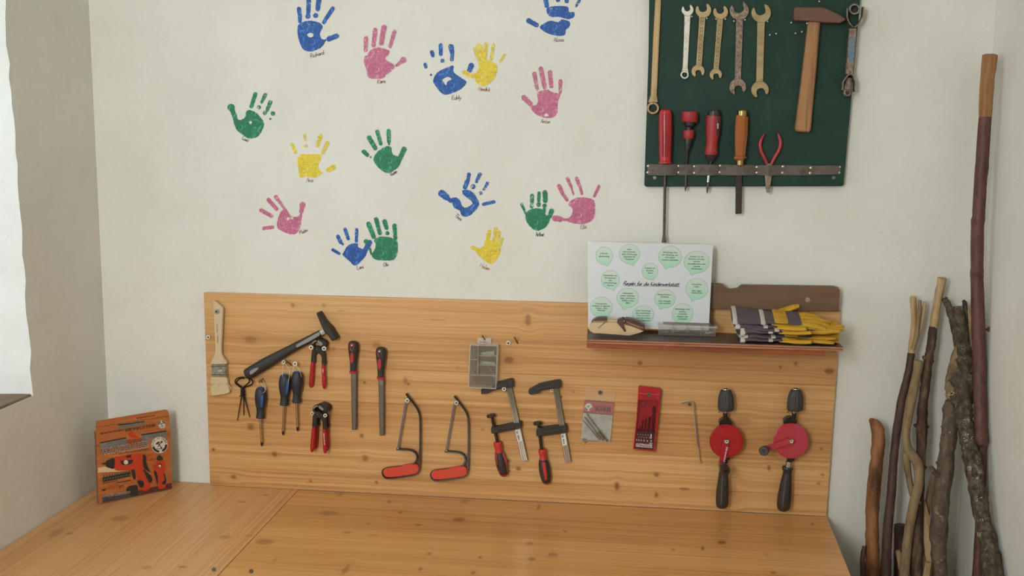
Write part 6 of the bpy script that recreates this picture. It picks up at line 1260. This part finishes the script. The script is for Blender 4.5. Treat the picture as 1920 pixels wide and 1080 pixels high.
def stickpts(pts, extend=True):
    """px, py, h (m from wall), r px ; the last segment runs on down to the floor"""
    w = []
    for p in pts:                       # keep clear of the right wall along the same line of sight
        r = VS.m(p[3], p[0], p[1], p[2]); h = max(p[2], VS_min.get(id(pts), 0)); q = VS.pt(p[0], p[1], h)
        for _ in range(200):
            if q.x+r*1.12 < XR-.003: break
            h += .004; q = VS.pt(p[0], p[1], h)
        w.append((q, VS.m(p[3], p[0], p[1], h)))
    if extend:
        (a, ra), (b, rb) = w[-2], w[-1]; d = (b-a).normalized(); k = (b.z-ZF-.001)/-d.z
        for q in (.33, .66, 1.0):
            e = b+d*k*q; e.x = min(e.x, XR-.004-rb*1.2); w.append((e, rb*(1+.06*q)))
    return w
def stick(mb, w, seg=12, sub=4, jit=.05, seed=1, cap=True):
    rg = random.Random(seed); pts = smooth([tuple(p)+(r,) for p, r in w], sub, False)
    P_ = [Vector(p[:3]) for p in pts]; R_ = []
    base = len(mb.v)
    mb.tubeW(P_, [max(.0008, p[3]*(1+rg.uniform(-jit, jit))) for p in pts], seg, Vector((0, -1, 0)), 2, cap)
    if jit:
        n = len(P_)
        for i in range(n):
            for k in range(seg):
                v = mb.v[base+i*seg+k]; q = noise.noise(v*90)*pts[i][3]*jit*2.2; mb.v[base+i*seg+k] = v+(v-P_[i]).normalized()*q
    return mb
def knob(mb, px, py, h, r, dx=0, dy=-6, ln=8):
    a = VS.pt(px, py, h); b = VS.pt(px+dx, py+dy, h+.002); m_ = VS.m(1, px, py, h); mb.tubeW([a, a.lerp(b, .55), a.lerp(b, .8)], [r*1.1*m_, r*.65*m_, r*.3*m_], 8, Vector((0, -1, 0)))
def sthing(label, w): p = w[-1][0]; return thing('stick', label, 'stick', Vector((p.x, p.y, ZF)), 'sticks leaning in the corner')
# tall red-brown pole
w = stickpts([(1856, 104, .075, 14.5), (1853.5, 130, .078, 14), (1850, 165, .080, 13), (1847, 220, .085, 12), (1843, 280, .09, 12.2), (1842, 300, .092, 12.6), (1838, 350, .095, 12), (1835, 405, .10, 12), (1834, 412, .10, 13), (1833, 425, .10, 12), (1832, 500, .11, 12), (1831.5, 512, .11, 12.8), (1832, 525, .11, 11.8), (1834, 600, .12, 12.5), (1836.5, 690, .13, 12.5), (1838, 780, .14, 12), (1839, 816, .145, 12.8), (1840, 826, .146, 12.6), (1840.5, 832, .147, 9)], False)
t = sthing('tall straight red-brown pole, by far the longest in the corner', [(Vector((w[-1][0].x, w[-1][0].y, ZF)), 0)])
mb = MB(); stick(mb, w[3:], 16, 3, .03, 3); knob(mb, 1851, 615, .12, 5, 6, 8); obj('pole', mb, REDB, t)
mb = MB(); stick(mb, w[:4], 16, 3, .03, 4); obj('peeled_end', mb, PEEL, t, label='peeled orange-brown end')
mb = MB(); a = w[0][0]; d = (w[0][0]-w[1][0]).normalized(); mb.tubeW([a, a+d*.0012], [w[0][1]*.9, w[0][1]*.88], 16); obj('cut_end', mb, mat('cut_wood_dark', '4f3826', .8), t)
w2 = stickpts([(1840, 826, .147, 10.5), (1841, 845, .15, 9), (1839, 930, .15, 9), (1836.5, 1000, .155, 8.6), (1832, 1085, .16, 9.5)]); mb = MB(); stick(mb, w2, 12, 3, .04, 5); obj('pole', mb, REDB, t)
# short orange stick
w = stickpts([(1630.5, 786, .050, 3), (1637, 791, .055, 8), (1644, 802, .06, 12), (1647, 825, .065, 12.5), (1644, 860, .07, 12.3), (1640, 900, .075, 13), (1636.5, 940, .08, 12.5), (1635, 980, .085, 12.3), (1635.5, 1030, .09, 13), (1637, 1085, .095, 14)])
t = sthing('short bare orange-brown stick right beside the bench end', w); mb = MB(); stick(mb, w, 14, 4, .06, 6); knob(mb, 1655, 810, .068, 4, 5, -2); obj('rod', mb, ORNG, t)
w = stickpts([(1621, 1024, .10, 4), (1617.5, 1045, .105, 5), (1618, 1085, .11, 5.5)]); t = sthing('thin dark stick end showing just behind the bench corner', w); mb = MB(); stick(mb, w, 10, 3, .06, 7); obj('rod', mb, REDB2, t)
# dark red stick with a pale forked tip
w = stickpts([(1708.5, 662, .055, 7), (1705, 690, .06, 7.3), (1698, 720, .065, 7.5), (1690, 752, .07, 8), (1686.5, 775, .075, 8), (1680, 820, .08, 8), (1675, 870, .09, 8), (1671, 927, .10, 8.4), (1665, 987, .11, 9), (1661.5, 1053, .12, 10), (1660, 1085, .125, 10.5)])
t = sthing('dark red stick whose pale peeled tip splits into a fork', w); mb = MB(); stick(mb, w, 12, 4, .03, 8); knob(mb, 1688, 762, .075, 4, -4, 2); obj('rod', mb, REDB2, t)
for pts in ([(1708.5, 664, .055, 6.8), (1710.5, 640, .052, 6.2), (1713.5, 610, .05, 5.6), (1713, 580, .048, 6), (1712, 560, .046, 6.4), (1712, 555, .046, 4)], [(1711, 655, .058, 5.5), (1718, 630, .058, 4.6), (1722, 600, .058, 4), (1724.5, 575, .058, 4), (1725, 563, .058, 3.2)], [(1713, 648, .054, 4), (1726, 612, .05, 3.6), (1731, 585, .05, 3.4), (1734, 566, .05, 3)]):
    mb = MB(); stick(mb, stickpts(pts, False), 10, 3, .04, 9); obj('forked_tip', mb, PALEW if pts[0][0] != 1711 else TAN, t)
mb = MB(); q = stickpts([(1712, 612, .040, .6), (1711, 630, .041, 2), (1709.5, 650, .046, 5), (1708, 668, .052, 7.2)], False); stick(mb, q, 10, 3, 0, 2); obj('peeled_end', mb, CREAM, t)
# dark blotchy stick with pale end
w = stickpts([(1750, 612, .05, 8.2), (1747, 640, .052, 8.4), (1742, 668, .056, 8.6), (1736, 712, .06, 9), (1732, 745, .065, 9), (1729, 770, .07, 9.4), (1729, 800, .075, 10), (1727, 843, .08, 9.5), (1724, 900, .085, 9.5), (1720, 960, .09, 11), (1718, 1010, .095, 12.5), (1719, 1085, .10, 13)])
t = sthing('blotchy dark stick topped by a long pale bare end', w); mb = MB(); stick(mb, w, 12, 4, .07, 10)
for k in ((1733, 672, -4, -6), (1748, 677, 3, -3), (1717, 798, -5, -2), (1739, 800, 4, -2), (1733, 877, 6, -3)): knob(mb, k[0], k[1], .07, 3.6, k[2], k[3])
obj('rod', mb, DKB, t)
mb = MB(); stick(mb, stickpts([(1750, 615, .05, 8.3), (1756, 575, .046, 8.4), (1762, 545, .044, 8.2), (1766, 527, .042, 8.4), (1767, 520.5, .042, 8)], False), 12, 4, .06, 11); obj('bare_end', mb, PALEW, t, label='pale bare end')
# tan stick with a side loop
w = stickpts([(1722, 676, .075, 8.5), (1719, 700, .078, 8.5), (1712.5, 732, .082, 8.8), (1706, 765, .086, 9), (1700, 800, .09, 8), (1698.5, 822, .092, 7.6), (1703, 842, .094, 8.5), (1713, 856, .096, 10), (1722, 872, .098, 9.5), (1723.5, 890, .10, 9), (1722, 912, .102, 9), (1713, 947, .106, 9.5), (1706, 985, .11, 9), (1701, 1020, .114, 9), (1694, 1085, .12, 9.5)])
t = sthing('smooth tan stick with a crook and a twin stem that rejoins it', w); mb = MB(); stick(mb, w, 12, 4, .03, 12); knob(mb, 1693, 820, .092, 4, -4, 3); obj('rod', mb, TAN, t)
mb = MB(); stick(mb, stickpts([(1698, 848, .090, 6), (1701, 875, .088, 7), (1706, 905, .088, 6), (1713, 930, .092, 7), (1724, 945, .098, 6)], False), 10, 4, .05, 13); obj('twin_stem', mb, TAN, t)
w = stickpts([(1729, 934, .075, 3), (1731, 950, .076, 7), (1735, 975, .08, 9), (1741, 1010, .085, 12), (1747, 1050, .09, 14), (1750, 1085, .095, 15)]); t = sthing('broad pale split stake with a pointed top among the sticks', w); mb = MB(); stick(mb, w, 6, 3, .04, 14); obj('stake', mb, CREAM, t)
w = stickpts([(1741, 1054, .13, 6.5), (1739, 1066, .132, 6.5), (1736, 1085, .135, 7)]); t = sthing('pale cut stub in front of the split stake', w); mb = MB(); stick(mb, w, 10, 3, .03, 15); obj('rod', mb, PALEW, t)
# dark log end and pale split piece behind
w = stickpts([(1688, 984, .035, 12), (1688, 1000, .036, 12.5), (1688, 1030, .037, 12), (1687, 1085, .038, 12)]); t = sthing('short dark log end half hidden behind the tan stick', w); mb = MB(); stick(mb, w, 12, 3, .05, 16); obj('rod', mb, REDB2, t)
w = stickpts([(1683, 1032, .062, 4.5), (1688, 1050, .064, 7), (1692, 1070, .066, 7.5), (1695, 1085, .068, 8)]); t = sthing('small pale split piece leaning on the short dark log', w); mb = MB(); stick(mb, w, 6, 3, .04, 17); obj('stake', mb, CREAM, t)
w = stickpts([(1752, 888, .045, 6), (1746, 915, .047, 6.5), (1740, 945, .05, 7), (1734, 975, .053, 7.5), (1728, 1010, .056, 8), (1716, 1085, .062, 8)]); t = sthing('brown stick slanting behind the thick grey branch', w); mb = MB(); stick(mb, w, 10, 3, .05, 18); obj('rod', mb, TAN, t)
# thick grey branch and mossy forked branch
w = stickpts([(1781, 750, .10, 9), (1783, 762, .10, 14), (1782, 785, .102, 15.5), (1780, 813, .105, 15.5), (1776, 845, .108, 15), (1772, 880, .11, 16), (1766, 925, .115, 16), (1763, 960, .118, 15.5), (1760, 1000, .12, 16), (1760, 1040, .125, 14), (1763, 1085, .13, 14)])
t = sthing('thick grey-brown branch with a broken twig, cut off below the fork', w); mb = MB(); stick(mb, w, 16, 4, .07, 19)
for k in ((1768, 800, -5, 0), (1758, 868, -4, -2), (1787, 862, 3, -2), (1774, 995, 3, 3)): knob(mb, k[0], k[1], .11, 3.5, k[2], k[3])
obj('branch', mb, GREYB, t); mb = MB(); stick(mb, stickpts([(1764, 893, .115, 6), (1755, 888, .122, 5.5), (1748, 880, .127, 5), (1742.5, 874, .13, 3.2)], False), 10, 3, .06, 20); obj('twig', mb, GREYB, t)
w = stickpts([(1798, 575, .060, 10), (1799, 600, .070, 13), (1802, 630, .080, 15), (1806, 660, .090, 17), (1807, 690, .100, 21), (1803, 720, .115, 25), (1803, 745, .127, 22), (1806, 765, .141, 17), (1808, 785, .154, 15.5), (1812, 815, .172, 15.5), (1818, 840, .187, 16), (1825, 870, .205, 16.5), (1830, 905, .224, 15.5), (1837, 945, .246, 15.5), (1845, 985, .268, 16), (1854, 1025, .290, 17.5), (1864, 1085, .325, 18)])
t = sthing('crooked mossy branch with lichen and a forked broken top', w); mb = MB(); stick(mb, w, 18, 4, .09, 21)
for k in ((1817, 760, 6, -2), (1836, 850, 5, 3), (1847, 935, 5, 2)): knob(mb, k[0], k[1], .15, 4.5, k[2], k[3])
obj('branch', mb, MOSS, t)
for pts, m in (([(1770, 559, .055, 5.5), (1777, 572, .058, 7), (1785, 590, .065, 8.5), (1792, 612, .072, 9.5), (1799, 640, .08, 11)], MOSS), ([(1806, 564, .05, 3), (1809, 570, .055, 5), (1808, 590, .062, 7), (1806, 615, .072, 9)], MOSS)):
    mb = MB(); stick(mb, stickpts(pts, False), 12, 4, .07, 22); obj('fork', mb, m, t)
mb = MB(); stick(mb, stickpts([(1813, 575, .055, 3.5), (1816, 595, .06, 6), (1816, 615, .068, 6), (1813, 635, .078, 4)], False), 8, 3, .08, 23); obj('torn_wood', mb, CREAM, t, label='torn pale wood')
mb = MB(); stick(mb, stickpts([(1797, 640, .086, 4), (1795, 665, .092, 10), (1791, 695, .10, 14), (1787, 722, .115, 15), (1783, 740, .12, 11), (1780, 750, .125, 5)], False), 12, 4, .09, 24); obj('bark_flap', mb, bark('flap_bark', '5d4a36', '7b6549', '98805f', 60, .6, .8, (1, 1, .2)), t, label='tan flap of loose bark')
mb = MB(); rg = random.Random(2)
for (x, y, h) in ((1784, 740, .145), (1812, 816, .158), (1818, 822, .160), (1850, 1042, .186), (1858, 1048, .188), (1804, 614, .088), (1809, 633, .094), (1835, 938, .174), (1845, 975, .180), (1828, 870, .166)):
    for i in range(14): c = VS.pt(x+rg.gauss(0, 3.5), y+rg.gauss(0, 3), h+max(0, y-740)*.00042+rg.uniform(-.006, .001)); r = rg.uniform(.0008, .0020); mb.ball(c, r, r*.8, r*.7, 5, 3)
obj('lichen', mb, mat('lichen_cream', 'c0b390', .9), t, kind='stuff')
